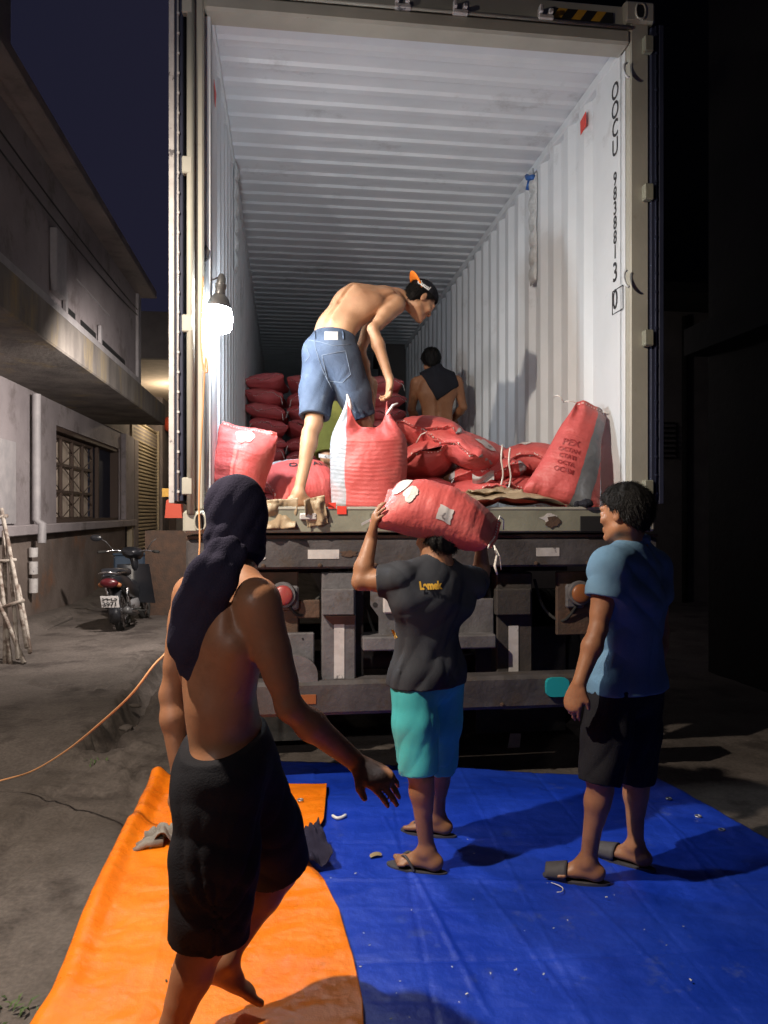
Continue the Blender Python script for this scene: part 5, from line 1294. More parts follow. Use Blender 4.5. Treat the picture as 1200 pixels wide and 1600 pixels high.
    for s in (-1, 1): ellb((-.13, s*.10, .66), (.03, .035, .03), 'turn_signal', M['amber_lens'])
    # number plate
    pc = Q(-.205, -.0, .47); pR = Matrix((sd, (up*.97-fdir*.2).normalized(), sd.cross((up*.97-fdir*.2).normalized()))).transposed()
    pl = MB().obox(pc, (.10, .07, .003), pR).build('number_plate', M['plate'], mroot)
    r_ = -sd; r_ = sd; nrm_ = -fdir
    rt = sd if sd.cross(up).dot(-fdir) > 0 else -sd
    put_text('plate_number', '54-L5', .062, pc+up*.032, rt, up, M['black'], pl, off=.012, sx=1.25, bold=.002)
    put_text('plate_number', '3971', .066, pc-up*.032, rt, up, M['black'], pl, off=.012, sx=1.3, bold=.002)
    # rack / grab rail
    T([(-.17, -.10, .80), (-.20, 0, .82), (-.17, .10, .80), (.12, .14, .79)], .010, 'grab_rail', M['chrome']); T([(-.17, -.10, .80), (.12, -.14, .79)], .010, 'grab_rail', M['chrome'])
    # exhaust, shocks, swing arm, engine
    ex = MB().tube([Q(.72, .10, .22), Q(.45, .13, .24), Q(.30, .145, .27), Q(-.12, .16, .36)], [.018, .022, .042, .045], 14).build('exhaust', M['dark_plastic'], mroot, smooth=True)
    MB().tube([Q(.26, .16, .29), Q(-.04, .175, .355)], .046, 14, flat=.5).build('heat_shield', M['chrome'], ex, smooth=True)
    for s in (-1, 1):
        T([(.28, s*.10, .30), (.16, s*.12, .60)], .022, 'shock_absorber', M['chrome']); T([(.28, s*.09, .29), (.78, s*.07, .36)], .018, 'swing_arm', M['black_steel_and_shade'])
        T([(.62, s*.05, .27), (.66, s*.20, .25)], .013, 'footpeg', M['rubber'])
        T([(.40, s*.1, .3), (.36, s*.22, .33)], .012, 'footpeg', M['rubber'])
    loft([(.55, .33, .09, .06), (.68, .32, .11, .10), (.9, .32, .09, .09), (1.02, .36, .05, .05)], 'engine', M['metal'])
    # front: leg shield, fork, mudguard, handlebar, headlamp, mirrors
    vv = []; 
    b = MB(); b.grid(lambda u, v: Q(1.14+.10*v-.10*abs(2*u-1)**2, (u-.5)*2*(.26-.05*v), .30+.52*v), 14, 12); b.build('leg_shield', M['moto_black'], mroot, smooth=True)
    for s in (-1, 1): T([(1.50, s*.075, .29), (1.36, s*.07, .66)], .022, 'fork_leg', M['chrome'])
    pts = [(1.50+.335*math.cos(math.radians(a)), 0, .29+.335*math.sin(math.radians(a))) for a in (20, 50, 85, 120, 150)]
    T(pts, .065, 'front_mudguard', M['moto_black'], flat=.3)
    loft([(1.02, .98, .05, .03), (1.10, .99, .13, .07), (1.2, .97, .14, .08), (1.3, .94, .10, .07), (1.36, .92, .04, .04)], 'headlamp_cowl', M['moto_black'])
    T([(1.30, 0, .66), (1.18, 0, .95)], .05, 'steering_neck', M['moto_black'])
    hb = T([(.98, -.34, 1.0), (1.10, -.20, 1.01), (1.16, 0, .98), (1.10, .20, 1.01), (.98, .34, 1.0)], .012, 'handlebar', M['chrome'])
    for s in (-1, 1):
        T([(1.0, s*.31, 1.0), (.94, s*.39, .995)], .019, 'grip', M['rubber']); T([(1.06, s*.22, 1.02), (1.04, s*.30, 1.13), (1.03, s*.36, 1.17)], .006, 'mirror_stem', M['dark_plastic'])
        if s < 0: ellb((1.03, s*.42, 1.18), (.02, .075, .045), 'mirror', M['moto_black'])
    T([(.68, -.10, .25), (.62, -.26, .02)], .012, 'kickstand', M['black_steel_and_shade'])
moto()
# low kerb behind the bike
b = MB(); a = PZ(118, 968); 
b.box((-3.0, 9.6, -.02), (-2.86, 10.7, .12), .02); o = b.build('broken_kerb', M['ground']); tag(o, 'broken concrete kerb piece at the wall behind the motorbike wheel', 'kerb')

# eyelets along the tarpaulin edges
for name_, pts_ in (('orange_tarp', [PZ(440, 1246, .075), PZ(480, 1247, .075)]), ('blue_tarp', [PZ(1052, 1245, .045), PZ(1098, 1272, .045), PZ(1135, 1293, .045)])):
    par = bpy.data.objects[name_]
    for q in pts_:
        q = q+V(-.035, -.02, 0); ring = [q+V(.013*math.cos(t), .013*math.sin(t), 0) for t in [2*math.pi*k/14 for k in range(15)]]
        MB().tube(ring, .004, 6, cap=False).build('eyelet', M['metal'], par, smooth=True)
# ================================================================== PEOPLE
def perp(v, n): v = Vector(v); n = Vector(n).normalized(); return (v-n*v.dot(n)).normalized()
class Body:
    """joints in world space -> one continuous signed-distance body; clothes are grown from the same joints"""
    def __init__(s, J, h, root, slim=1.0, margin=.16):
        s.J = J; s.h = h; s.root = root; s.slim = slim
        pts = [v for k, v in J.items() if isinstance(v, Vector) and not k.startswith('d')]
        lo = Vector([min(p[i] for p in pts) for i in range(3)]); hi = Vector([max(p[i] for p in pts) for i in range(3)])
        s.lo = lo-V(margin, margin, margin); s.hi = hi+V(margin, margin, margin)
        s.latS = (J['shR']-J['shL']).normalized(); s.latH = (J['hpR']-J['hpL']).normalized()
        upS = (J['nk']-J['ch']).normalized(); s.fS = upS.cross(s.latS).normalized()
        upH = (J['wa']-J['pe']).normalized(); s.fH = upH.cross(s.latH).normalized()
        s.upS, s.upH = upS, upH
    def grid(s, lo=None, hi=None): return SDF(lo if lo is not None else s.lo, hi if hi is not None else s.hi, s.h)
    def torso(s, G, g=0.0, k=.05, fn=None, shoulders=True):
        J = s.J; m = s.slim; f1, f2 = s.fH, s.fS; fm = (f1+f2).normalized()
        tp = J['nk']-s.upS*.075
        G.cone(J['pe'], J['wa'], .150*m+g, .128*m+g, k, f1, .70, .70, fn=fn)
        G.cone(J['wa'], J['ch'], .128*m+g, .148*m+g, k, fm, .70, .74, fn=fn)
        G.cone(J['ch'], tp, .148*m+g, .105*m+g, k, f2, .74, .66, fn=fn)
        if shoulders:
            for S in 'LR':
                G.cone(tp, J['sh'+S], .056+g, .052+g, k, fn=fn)
                G.cone(J['nk']+s.upS*.02, J['sh'+S]-s.upS*.0, .036+g*.6, .040+g, .035, fn=fn)
                G.cone(J['sh'+S]-s.upS*.08-s.fS*.02+(J['ch']-J['sh'+S])*.25, J['wa']+(J['sh'+S]-J['ch'])*.30, .052+g, .035+g, .05, fn=fn)
    def back_detail(s, G, amp=1.0, ribs=True):
        J = s.J; tp = J['nk']-s.upS*.075
        for S, sg in (('L', -1), ('R', 1)):
            c = J['sh'+S]*.55+tp*.45-s.upS*.07-s.fS*.058; R = [s.latS, s.upS, s.fS]
            G.ell(c-s.fS*.006*amp, R, (.058, .075, .028), .022)
            for (a, b) in (((J['wa']-s.fH*.065), J['ch']-s.fS*.085), (J['ch']-s.fS*.085, tp-s.fS*.05)):
                G.cone(a+s.latS*sg*.030, b+s.latS*sg*.030, .024, .026, .03)
        pts = [J['pe']-s.fH*.115+s.upH*.05, J['wa']-s.fH*.104, (J['wa']+J['ch'])/2-(s.fH+s.fS)*.5*.112, J['ch']-s.fS*.125, tp-s.fS*.088]
        for a, b in zip(pts[:-1], pts[1:]): G.cone(a, b, .011*amp, .011*amp, .022, sub=True)
        # ribs
        for S, sg in (('L', -1), ('R', 1)):
            for k in range(5 if ribs else 0):
                t = .15+.17*k; c = J['wa'].lerp(J['ch'], t+.25)
                a = c+s.latS*sg*.125-s.fS*.02-s.upS*.01; b = c+s.latS*sg*.07-s.fS*.085+s.upS*.02
                G.cone(a, b, .006, .006, .012)
    def arm(s, G, S, g=0.0, k=.02, m=1.0, fn=None):
        J = s.J; a, e, w = J['sh'+S], J['el'+S], J['wr'+S]; d1 = (e-a); d2 = (w-e)
        sg = 1 if S == 'R' else -1
        if g == 0:
            G.ell(a+d1.normalized()*.045, [perp(s.latS, d1), d1.normalized(), perp(s.latS, d1).cross(d1.normalized())], (.052*m, .075, .052*m), .03)
        G.cone(a, a.lerp(e, .45), .048*m+g, .043*m+g, k, fn=fn); G.cone(a.lerp(e, .45), e, .043*m+g, .034*m+g, k, fn=fn)
        G.cone(e, e.lerp(w, .3), .033*m+g, .039*m+g, k, fn=fn); G.cone(e.lerp(w, .3), w, .039*m+g, .0255*m+g, k, fn=fn)
        if g == 0:
            G.cone(a.lerp(e, .3)+s.fS*.012, a.lerp(e, .75)+s.fS*.012, .026, .024, .03)
            G.cone(a.lerp(e, .25)-s.fS*.014, a.lerp(e, .7)-s.fS*.012, .026, .022, .03)
    def hand(s, G, S, d, n, curl=.35, spread=.0, thumb=1.0):
        """d: towards the fingers, n: palm normal (curling side)"""
        w = s.J['wr'+S]; d = Vector(d).normalized(); n = perp(n, d); t = d.cross(n) if S == 'R' else n.cross(d); t = -t if False else t
        tf = J_thumb(S, d, n)
        G.cone(w-d*.01, w+d*.03, .024, .026, .012, n, .75, .62)
        G.cone(w+d*.03, w+d*.078, .034, .038, .012, n, .52, .44)
        for i, (o, L, r) in enumerate(((.0315, .072, .0088), (.0108, .080, .0092), (-.0100, .075, .0088), (-.0300, .058, .0078))):
            b = w+d*(.080-.006*abs(i-1))+tf*o; a = 0.0; dd = (d+tf*spread*(1.5-i)).normalized()
            p = b; G.cone(b-d*.02, b, r*1.05, r*1.08, .006)
            for seg, fr in enumerate((.45, .31, .24)):
                a += curl*(.7, 1.1, .8)[seg]*(1+.12*i); v = dd*math.cos(a)+n*math.sin(a); q = p+v*L*fr
                G.cone(p, q, r*(1.0, .93, .86)[seg], r*(.95, .88, .76)[seg], .003); p = q
        b = w+d*.022+tf*.022; v1 = (d*.72+tf*.62+n*.25*thumb).normalized(); v2 = (d*.86+tf*.30+n*.5*thumb).normalized()
        G.cone(b, b+v1*.042, .0145, .0120, .010); G.cone(b+v1*.042, b+v1*.042+v2*.030, .0112, .0088, .004)
    def leg(s, G, S, g=0.0, k=.03, m=1.0, fn=None, thigh=True, shin=True):
        J = s.J; a, kn, an = J['hp'+S], J['kn'+S], J['an'+S]; f = s.toe(S)
        if thigh:
            G.cone(a, a.lerp(kn, .5), .084*m+g, .070*m+g, k, fn=fn); G.cone(a.lerp(kn, .5), kn, .070*m+g, .050*m+g, k, fn=fn)
        if shin:
            d = (an-kn).normalized(); bk = perp(-f, d)
            G.cone(kn, kn.lerp(an, .28), .047*m+g, .044*m+g, k); G.cone(kn.lerp(an, .28), an, .044*m+g, .029*m+g, k)
            if g == 0:
                for o in (-1, 1): G.cone(kn.lerp(an, .14)+bk*.022+bk.cross(d)*.014*o, kn.lerp(an, .48)+bk*.013+bk.cross(d)*.006*o, .032*m, .020*m, .025)
                G.ell(kn-bk*.018, [bk, d, bk.cross(d)], (.03, .04, .034), .02); G.cone(kn.lerp(an, .6)+bk*.012, an+bk*.022, .012, .011, .015)
    def toe(s, S): return s.J['dto'+S]
    def foot(s, G, S, z=None, pitch=0.0):
        J = s.J; an = J['an'+S]; t = Vector(s.toe(S)).normalized(); up = V(0, 0, 1)
        if pitch: 
            ax = t.cross(up); t = Matrix.Rotation(pitch, 3, ax) @ t; up = Matrix.Rotation(pitch, 3, ax) @ up
        sl = t.cross(up); sg = 1 if S == 'R' else -1; base = an-up*(.068)
        G.ell(base-t*.035+up*.030, [t, sl, up], (.036, .030, .032), .012); G.cone(an, base-t*.03+up*.03, .031, .028, .02)
        G.cone(an+up*.0, base+t*.055+up*.034, .030, .026, .03); G.cone(base-t*.02+up*.024, base+t*.095+up*.020, .028, .040, .02, up, .8, .48)
        for o in (-1, 1): G.ell(an-up*.004+sl*o*.027, [t, sl, up], (.014, .010, .014), .01)
        for i in range(5):
            o = (-.030, -.010, .0075, .0235, .037)[i]*sg*-1*(-1); ln = (.058, .052, .047, .040, .032)[i]; r = (.0125, .0095, .009, .0085, .0082)[i]
            b = base+t*(.10-.004*i)-sl*sg*(.028-.0175*i)+up*.016; G.cone(b, b+t*ln*.85-up*.004, r, r*.95, .004)
        return base, t, sl, up
    def head(s, G, neck=True, ears=True, face=True, k=.015):
        J = s.J; c, f, u = J['hd'], Vector(J['dhf']).normalized(), Vector(J['dhu']); u = perp(u, f); l = f.cross(u); R = [l, f, u]
        s.hR = (c, f, u, l)
        G.ell(c+u*.018-f*.012, R, (.073, .094, .083), k); G.ell(c+f*.022-u*.045, R, (.058, .066, .072), .03)
        for o in (-1, 1):
            G.cone(c+l*.050*o+f*.004-u*.068, c+f*.070-u*.103+l*.010*o, .019, .016, .025)
            if face: G.ell(c+l*.040*o+f*.066-u*.030, R, (.022, .018, .018), .02)
        if neck:
            G.cone(J['nk']+s.upS*.0, c-u*.055-f*.018, .056, .051, .03)
        if face:
            G.cone(c+l*.034+f*.083+u*.016, c-l*.034+f*.083+u*.016, .010, .010, .014)
            for o in (-1, 1):
                G.ell(c+l*.031*o+f*.096-u*.006, R, (.017, .014, .011), .010, sub=True); G.ell(c+l*.031*o+f*.081-u*.007, R, (.0135, .0125, .0115), .004)
            G.cone(c+f*.088+u*.004, c+f*.104-u*.036, .007, .0105, .008)
            for o in (-1, 1): G.ell(c+l*.011*o+f*.098-u*.041, R, (.007, .009, .006), .005)
            G.cone(c+l*.020+f*.086-u*.066, c-l*.020+f*.086-u*.066, .006, .006, .008); G.cone(c+l*.012+f*.092-u*.064, c-l*.012+f*.092-u*.064, .0055, .0055, .004)
            G.cone(c+l*.015+f*.089-u*.076, c-l*.015+f*.089-u*.076, .007, .007, .005); G.cone(c+l*.02+f*.099-u*.0695, c-l*.02+f*.099-u*.0695, .0022, .0022, .003, sub=True)
            G.ell(c+f*.082-u*.103, R, (.018, .016, .014), .012)
        if ears:
            for o in (-1, 1):
                RR = [l, (f*.94-u*.3*0).normalized(), u]
                G.ell(c+l*.077*o-f*.010-u*.012, RR, (.010, .019, .031), .006); G.ell(c+l*.088*o-f*.004-u*.008, RR, (.007, .010, .017), .004, sub=True)
    def hair(s, seed=0, grow=.014, name='hair', slope=(-.75, .66, -.012), material=None, rough=.006, strands=5200, length=.026):
        c, f, u, l = s.hR; m = .16; G = SDF(c-V(m, m, m), c+V(m, m, m), min(s.h, .0045)); R = [l, f, u]
        G.ell(c+u*.020-f*.012, R, (.073+grow, .094+grow, .083+grow*1.1), .01); G.ell(c-f*.052-u*.030, R, (.060+grow*.4, .040+grow*.5, .050), .03)
        nn = f*(-slope[0])+u*(-slope[1]); G.cut(c+nn*(-slope[2])*-1 if False else c+(f*slope[0]+u*slope[1])*slope[2], nn, .008)
        for o in (-1, 1): G.ell(c+l*.09*o-f*.008-u*.018, R, (.026, .022, .034), .006, sub=True)
        ff, uu, ll = A(f), A(u), A(l); cc = A(c)
        def fn(Pn):
            q = Pn-cc; a, b, d = q @ ll, q @ ff, q @ uu; th = np.arctan2(a, b)
            return -rough*vnoise(np.stack([th*7, d*22+b*12, 0*a], -1), seed) - rough*.5*vnoise(np.stack([a*170, b*170, d*40], -1), seed+1)
        G.disp(fn); o = G.mesh(name, material or M['hair'], s.root, 0); me = o.data; off = np.array(s.root.location)
        n = len(me.vertices); co = np.empty(n*3); me.vertices.foreach_get('co', co); co = co.reshape(-1, 3); no = np.array([v.normal[:] for v in me.vertices]); rs = np.random.RandomState(seed+50)
        pick = rs.choice(n, min(n, strands), replace=False); b = MB(); vv = []; ffs = []; F_, U_, L_ = np.array(f), np.array(u), np.array(l); C_ = np.array(c)-off
        for i in pick:
            p = co[i]; nn = no[i]; q = p-C_; fr = q @ F_; tp_ = q @ U_
            d = -U_*.8-F_*.25 if fr < .03 else (F_*.9-U_*.5+L_*np.sign(q @ L_)*.25)
            if tp_ > .075: d = d+F_*.5*(1 if fr > -.02 else -1)
            d = d-nn*(d @ nn); d = d/(np.linalg.norm(d)+1e-6)+rs.randn(3)*.16; w = np.cross(nn, d); w = w/(np.linalg.norm(w)+1e-6)*.0011; ln = length*rs.uniform(.6, 1.3)
            k = len(vv); vv += [p-nn*.002-w, p-nn*.002+w, p+d*ln*.55+nn*.0035+w*.8, p+d*ln*.55+nn*.0035-w*.8, p+d*ln+nn*.001]; ffs += [(k, k+1, k+2, k+3), (k+3, k+2, k+4)]
        bm = bmesh.new(); bm.from_mesh(me); base = [bm.verts.new(v) for v in vv]
        for q in ffs: bm.faces.new([base[j] for j in q])
        bm.to_mesh(me); bm.free(); return o
    def skin(s, G, m, name='body'): return G.mesh(name, m, s.root, 2)
def J_thumb(S, d, n):
    # right hand, palm normal n, fingers d: the thumb lies towards n x d (left hand: d x n)
    return (n.cross(d) if S == 'R' else d.cross(n)).normalized()
def folds(amp, scale, stretch, seed, ridge=False):
    st = A(stretch)
    def fn(Pn, h=None):
        q = Pn*scale*st + .35*vnoise(Pn*scale*.5, seed+3)[..., None]
        n = vnoise(q, seed)
        if ridge: n = 1-2*np.abs(n)
        return amp*n
    return fn
def pleats(c, up, lat, fwd, n, amp, h0, h1, twist=2.0, seed=0, pw=.8):
    """rounded cloth folds with sharp valleys running along 'up', growing from height h0 to h1 (distance along up)"""
    c, up, lat, fwd = A(c), A(nrm(up)), A(nrm(lat)), A(nrm(fwd))
    def fn(Pn, h=None):
        q = Pn-c; z = q @ up; th = np.arctan2(q @ fwd, q @ lat)
        ph = th*n*.5 + twist*z*6 + 1.3*vnoise(np.stack([th*1.1, z*5, 0*z], -1), seed)
        m_ = .35+.65*np.clip(vnoise(np.stack([th*1.6, z*4, 0*z+3], -1), seed+2)*1.6+.4, 0, 1)
        w = np.clip((z-h0)/(h1-h0+1e-9), 0, 1) if h1 != h0 else 1
        return amp*(.45-np.abs(np.sin(ph))**pw)*w*m_
    return fn
def waves(direction, k, amp, seed=0, pw=.8, mask=1.8):
    """diagonal tension creases"""
    d = A(nrm(direction))
    def fn(Pn, h=None):
        x = (Pn @ d)*k + 1.5*vnoise(Pn*3.2, seed); m_ = np.clip(vnoise(Pn*4.0, seed+5)*mask+.1, 0, 1)
        return amp*(.4-np.abs(np.sin(x))**pw)*m_
    return fn
def shorts(B, name, m, hem, waist_up, g=.022, flare=.012, fl_seed=1, amp=.007, down=.0, waist_g=None, ks=.05, parent=None, tuck=None):
    """hem: dict side -> fraction of the thigh (may exceed 1)"""
    J = B.J; G = B.grid(); w = J['pe'].lerp(J['wa'], waist_up)
    wg = g if waist_g is None else waist_g; hg = wg
    hems = {}
    for S in 'LR':
        a, kn, an = J['hp'+S], J['kn'+S], J['an'+S]; t = hem[S]; d = (kn-a).normalized()
        if t <= 1: e = a.lerp(kn, t)
        else: e = kn+((an-kn).normalized()*.4+d*.6).normalized()*(kn-a).length*(t-1)
        hd = (e-a.lerp(kn, .4)).normalized(); hems[S] = (e, hd); ex = e+hd*.05
        r1, r2 = .078*B.slim+g+flare*.6, .056*B.slim+g+flare
        G.cone(a.lerp(kn, .5), ex, r1, r2, .004, clip=(e, hd))
        G.cone(e-hd*.012, e+hd*.05, r2-.022, r2-.018, .003, sub=True)
    for S in 'LR':
        a, kn = J['hp'+S], J['kn'+S]; e, hd = hems[S]
        G.cone(a, a.lerp(kn, .5), .094*B.slim+g, .078*B.slim+g+flare*.6, .03, clip=(e-hd*.0, hd))
    G.cone(J['pe'], w, .150*B.slim+hg, .136*B.slim+wg, ks, B.fH, .74, .74, clip=(J['pe']-B.upH*.20, -B.upH))
    G.ell(J['pe']-B.fH*.05-B.upH*.03, [B.latH, B.fH, B.upH], (.13+hg, .085+hg*.5, .10), .04)
    def calm(fn):
        def f2(Pn):
            wt = np.ones(len(Pn))
            for e, hd in hems.values():
                q = Pn-A(e); dd = np.abs(q @ A(hd)); rr = np.sqrt((q*q).sum(-1)); wt = np.where(rr < .2, np.minimum(wt, np.clip((dd-.004)/.10, 0, 1)), wt)
            return fn(Pn)*wt
        return f2
    G.disp(folds(amp*.3, 7, (1, 1, .5), fl_seed))
    for S in 'LR':
        a, kn = J['hp'+S], J['kn'+S]; e, hd = hems[S]; oth = A(J['hp'+('L' if S == 'R' else 'R')]); me_ = A(a)
        f_ = pleats(a, hd, B.latH, B.fH, 9, amp, -.06, .30, 1.2, fl_seed+3)
        def g_(Pn, f_=f_, e=e, a=a):
            k_ = 'L' if S == 'R' else 'R'; a2, e2 = A(J['hp'+k_]), A(hems[k_][0])
            def dl(p, x0, x1):
                v = x1-x0; t = np.clip(((p-x0) @ v)/(v @ v), 0, 1); return np.sqrt(((p-x0-t[:, None]*v)**2).sum(-1))
            w_ = np.clip(.5+(dl(Pn, a2, e2)-dl(Pn, A(a), A(e)))/.04, 0, 1); dd = (Pn-A(e)) @ A(hd)
            return f_(Pn)*w_*np.clip(-dd/.02, .35, 1)
        G.disp(g_)
    G.disp(waves(B.upH*.5+B.latH*.9, 42, amp*.35, fl_seed+6)); G.disp(waves(B.upH*.9-B.latH*.6, 40, amp*.25, fl_seed+9))
    if tuck is not None: G.disp(lambda Pn: .010*np.clip((Pn[:, 2]-tuck)/.01, 0, 1))
    G.cut(w, B.upH, .004)
    return G.mesh(name, m, parent or B.root, 1), w, hems
def surf_quad(name, target, px, material, parent, n=5, off=.004):
    from mathutils.bvhtree import BVHTree
    off_ = Vector(B_off(target)); tree = BVHTree.FromPolygons([v.co+off_ for v in target.data.vertices], [tuple(p.vertices) for p in target.data.polygons])
    o0 = V(0, 0, CAM_H)
    def fn(u, v):
        x = (px[0][0]*(1-u)+px[1][0]*u)*(1-v)+(px[3][0]*(1-u)+px[2][0]*u)*v; y = (px[0][1]*(1-u)+px[1][1]*u)*(1-v)+(px[3][1]*(1-u)+px[2][1]*u)*v
        d = (P(x, y, 3.0)-o0).normalized(); h = tree.ray_cast(o0, d); return (h[0]-d*off) if h[0] is not None else P(x, y, 3.2)
    return MB().grid(fn, n, n).build(name, material, parent, smooth=True)
def tshirt(B, m, hem_pt, hem_n, g=.020, sleeve=.62, arms='LR', seed=3, amp=.008, bell=.02, collar=False, name='shirt', tw=1.0):
    J = B.J; G = B.grid(); low = J['pe']+(Vector(hem_pt)-J['pe'])*1.0
    for S in arms:
        a, e = J['sh'+S], J['el'+S]; d = (e-a).normalized(); q = a.lerp(e, sleeve)
        G.cone(a.lerp(e, .02), q+d*.04, .056+g*.9, .050+g*1.2, .004, clip=(q, d))
        G.cone(q-d*.008, q+d*.04, .050+g*1.1-.016, .050+g*1.1-.014, .003, sub=True)
    B.torso(G, g, .04)
    for S in 'LR':
        a, kn = J['hp'+S], J['kn'+S]; G.cone(a, a.lerp(kn, .45), .088*B.slim+g+.004, .082*B.slim+g+.008, .05)
    G.ell(J['pe']-B.fH*.045-B.upH*.03, [B.latH, B.fH, B.upH], (.13+g, .09+g, .12), .05)
    G.cone(J['wa'], Vector(hem_pt)+Vector(hem_n)*.04, .135*B.slim+g, .142*B.slim+g+bell, .04, B.fH, .76, .78)
    def calm(fn):
        def f2(Pn):
            wt = np.ones(len(Pn))
            for S in arms:
                a, e = J['sh'+S], J['el'+S]; d = (e-a).normalized(); q = A(a.lerp(e, sleeve)); v = Pn-q
                wt = np.where(np.sqrt((v*v).sum(-1)) < .11, np.minimum(wt, np.clip(np.abs(v @ A(d))/.06, .1, 1)), wt)
            return fn(Pn)*wt
        return f2
    G.disp(calm(folds(amp*.25, 7, (1, 1, .6), seed)))
    G.disp(calm(pleats(J['ch'], -B.upH, B.latH, B.fH, 9, amp, -.22, .30, tw, seed+2)))
    G.disp(calm(waves(B.upS*.75+B.latS*.65, 36, amp*.9, seed+4, mask=2.2))); G.disp(calm(waves(B.upS*.8-B.latS*.7, 31, amp*.6, seed+7, mask=2.2)))
    # neck hole
    G.cone(J['nk']+B.upS*.012, J['nk']+B.upS*.12, .062, .085, .006, sub=True)
    if collar:
        for k in range(14):
            t0, t1 = 2*math.pi*k/14, 2*math.pi*(k+1)/14
            def cp(t): return J['nk']+B.upS*(.032-.012*math.cos(t))+B.latS*.066*math.sin(t)+B.fS*(.064*math.cos(t)+.006)
            G.cone(cp(t0), cp(t1), .012, .012, .004, B.upS, 1.7)
    G.cut(hem_pt, hem_n, .004)
    hp = Vector(hem_pt); hn = Vector(hem_n).normalized()
    G.cone(hp-hn*.02, hp+hn*.05, .142*B.slim+g+bell-.028, .142*B.slim+g+bell-.028, .004, B.fH, .74, sub=True)
    return G.mesh(name, m, B.root, 1)
def sandal(B, base, t, sl, up, side, slide=False):
    pts_o = []; n = 28; L = .265; c = base+t*.045-up*.006
    prof = []
    for k in range(n):
        a = 2*math.pi*k/n; x = math.cos(a)*L/2; wv = .042+.010*math.cos(a); y = math.sin(a)*wv
        prof.append(c+t*x+sl*y)
    b = MB().prism([p-up*.020 for p in prof], up*.022); so = b.build('sandal', M['flip'], B.root, smooth=True, angle=40)
    if slide:
        b = MB(); b.grid(lambda u, v: c+t*(.035+.085*v)+sl*math.cos(math.pi*u)*(.046-.004*v)+up*(.005+(.058-.018*v)*math.sin(math.pi*u)**.8), 14, 8)
        o = b.build('strap', M['flip'], so, smooth=True); md = o.modifiers.new('s', 'SOLIDIFY'); md.thickness = .004; md.offset = 0
    else:
        tp = c+t*.075+up*.024-sl*(.012 if side == 'R' else -.012)
        for o_ in (-1, 1):
            b = MB(); pth = smooth_path([c-t*.005+sl*.042*o_+up*.002, c+t*.015+sl*.038*o_+up*.032, c+t*.045+sl*.020*o_+up*.050, tp], 5); b.tube(pth, .0075, 7, flat=.6); b.build('strap', M['flip'], so, smooth=True)
    return so
def surf_text(name, txt, size, c, right, up, target, material, parent, sx=1.0, bold=.001, off=.006):
    """letters laid on a curved cloth surface by casting rays onto it"""
    vv, ff = text_mesh(txt, size, bold=bold); bm = bmesh.new(); vs_ = [bm.verts.new(v) for v in vv]
    for f in ff:
        try: bm.faces.new([vs_[i] for i in f])
        except ValueError: pass
    bmesh.ops.triangulate(bm, faces=bm.faces)
    from mathutils.bvhtree import BVHTree
    me = target.data; off_ = Vector(B_off(target)); tree = BVHTree.FromPolygons([v.co+off_ for v in me.vertices], [tuple(p.vertices) for p in me.polygons])
    r, u = Vector(right).normalized(), Vector(up).normalized(); n = r.cross(u); out = []
    for v in bm.verts:
        p = Vector(c)+r*v.co.x*sx+u*v.co.y+n*.15; h = tree.ray_cast(p, -n, .4); q = h[0] if h[0] is not None else p-n*.15; out.append(q+n*off)
    bm.verts.ensure_lookup_table(); b = MB().add(out, [[v.index for v in f.verts] for f in bm.faces]); bm.free()
    return b.build(name, material, parent)
def B_off(o):
    p = Vector((0, 0, 0)); q = o
    while q is not None: p += q.location; q = q.parent
    return p
def person(root_loc, label): return empty('person', root_loc, label, 'person')

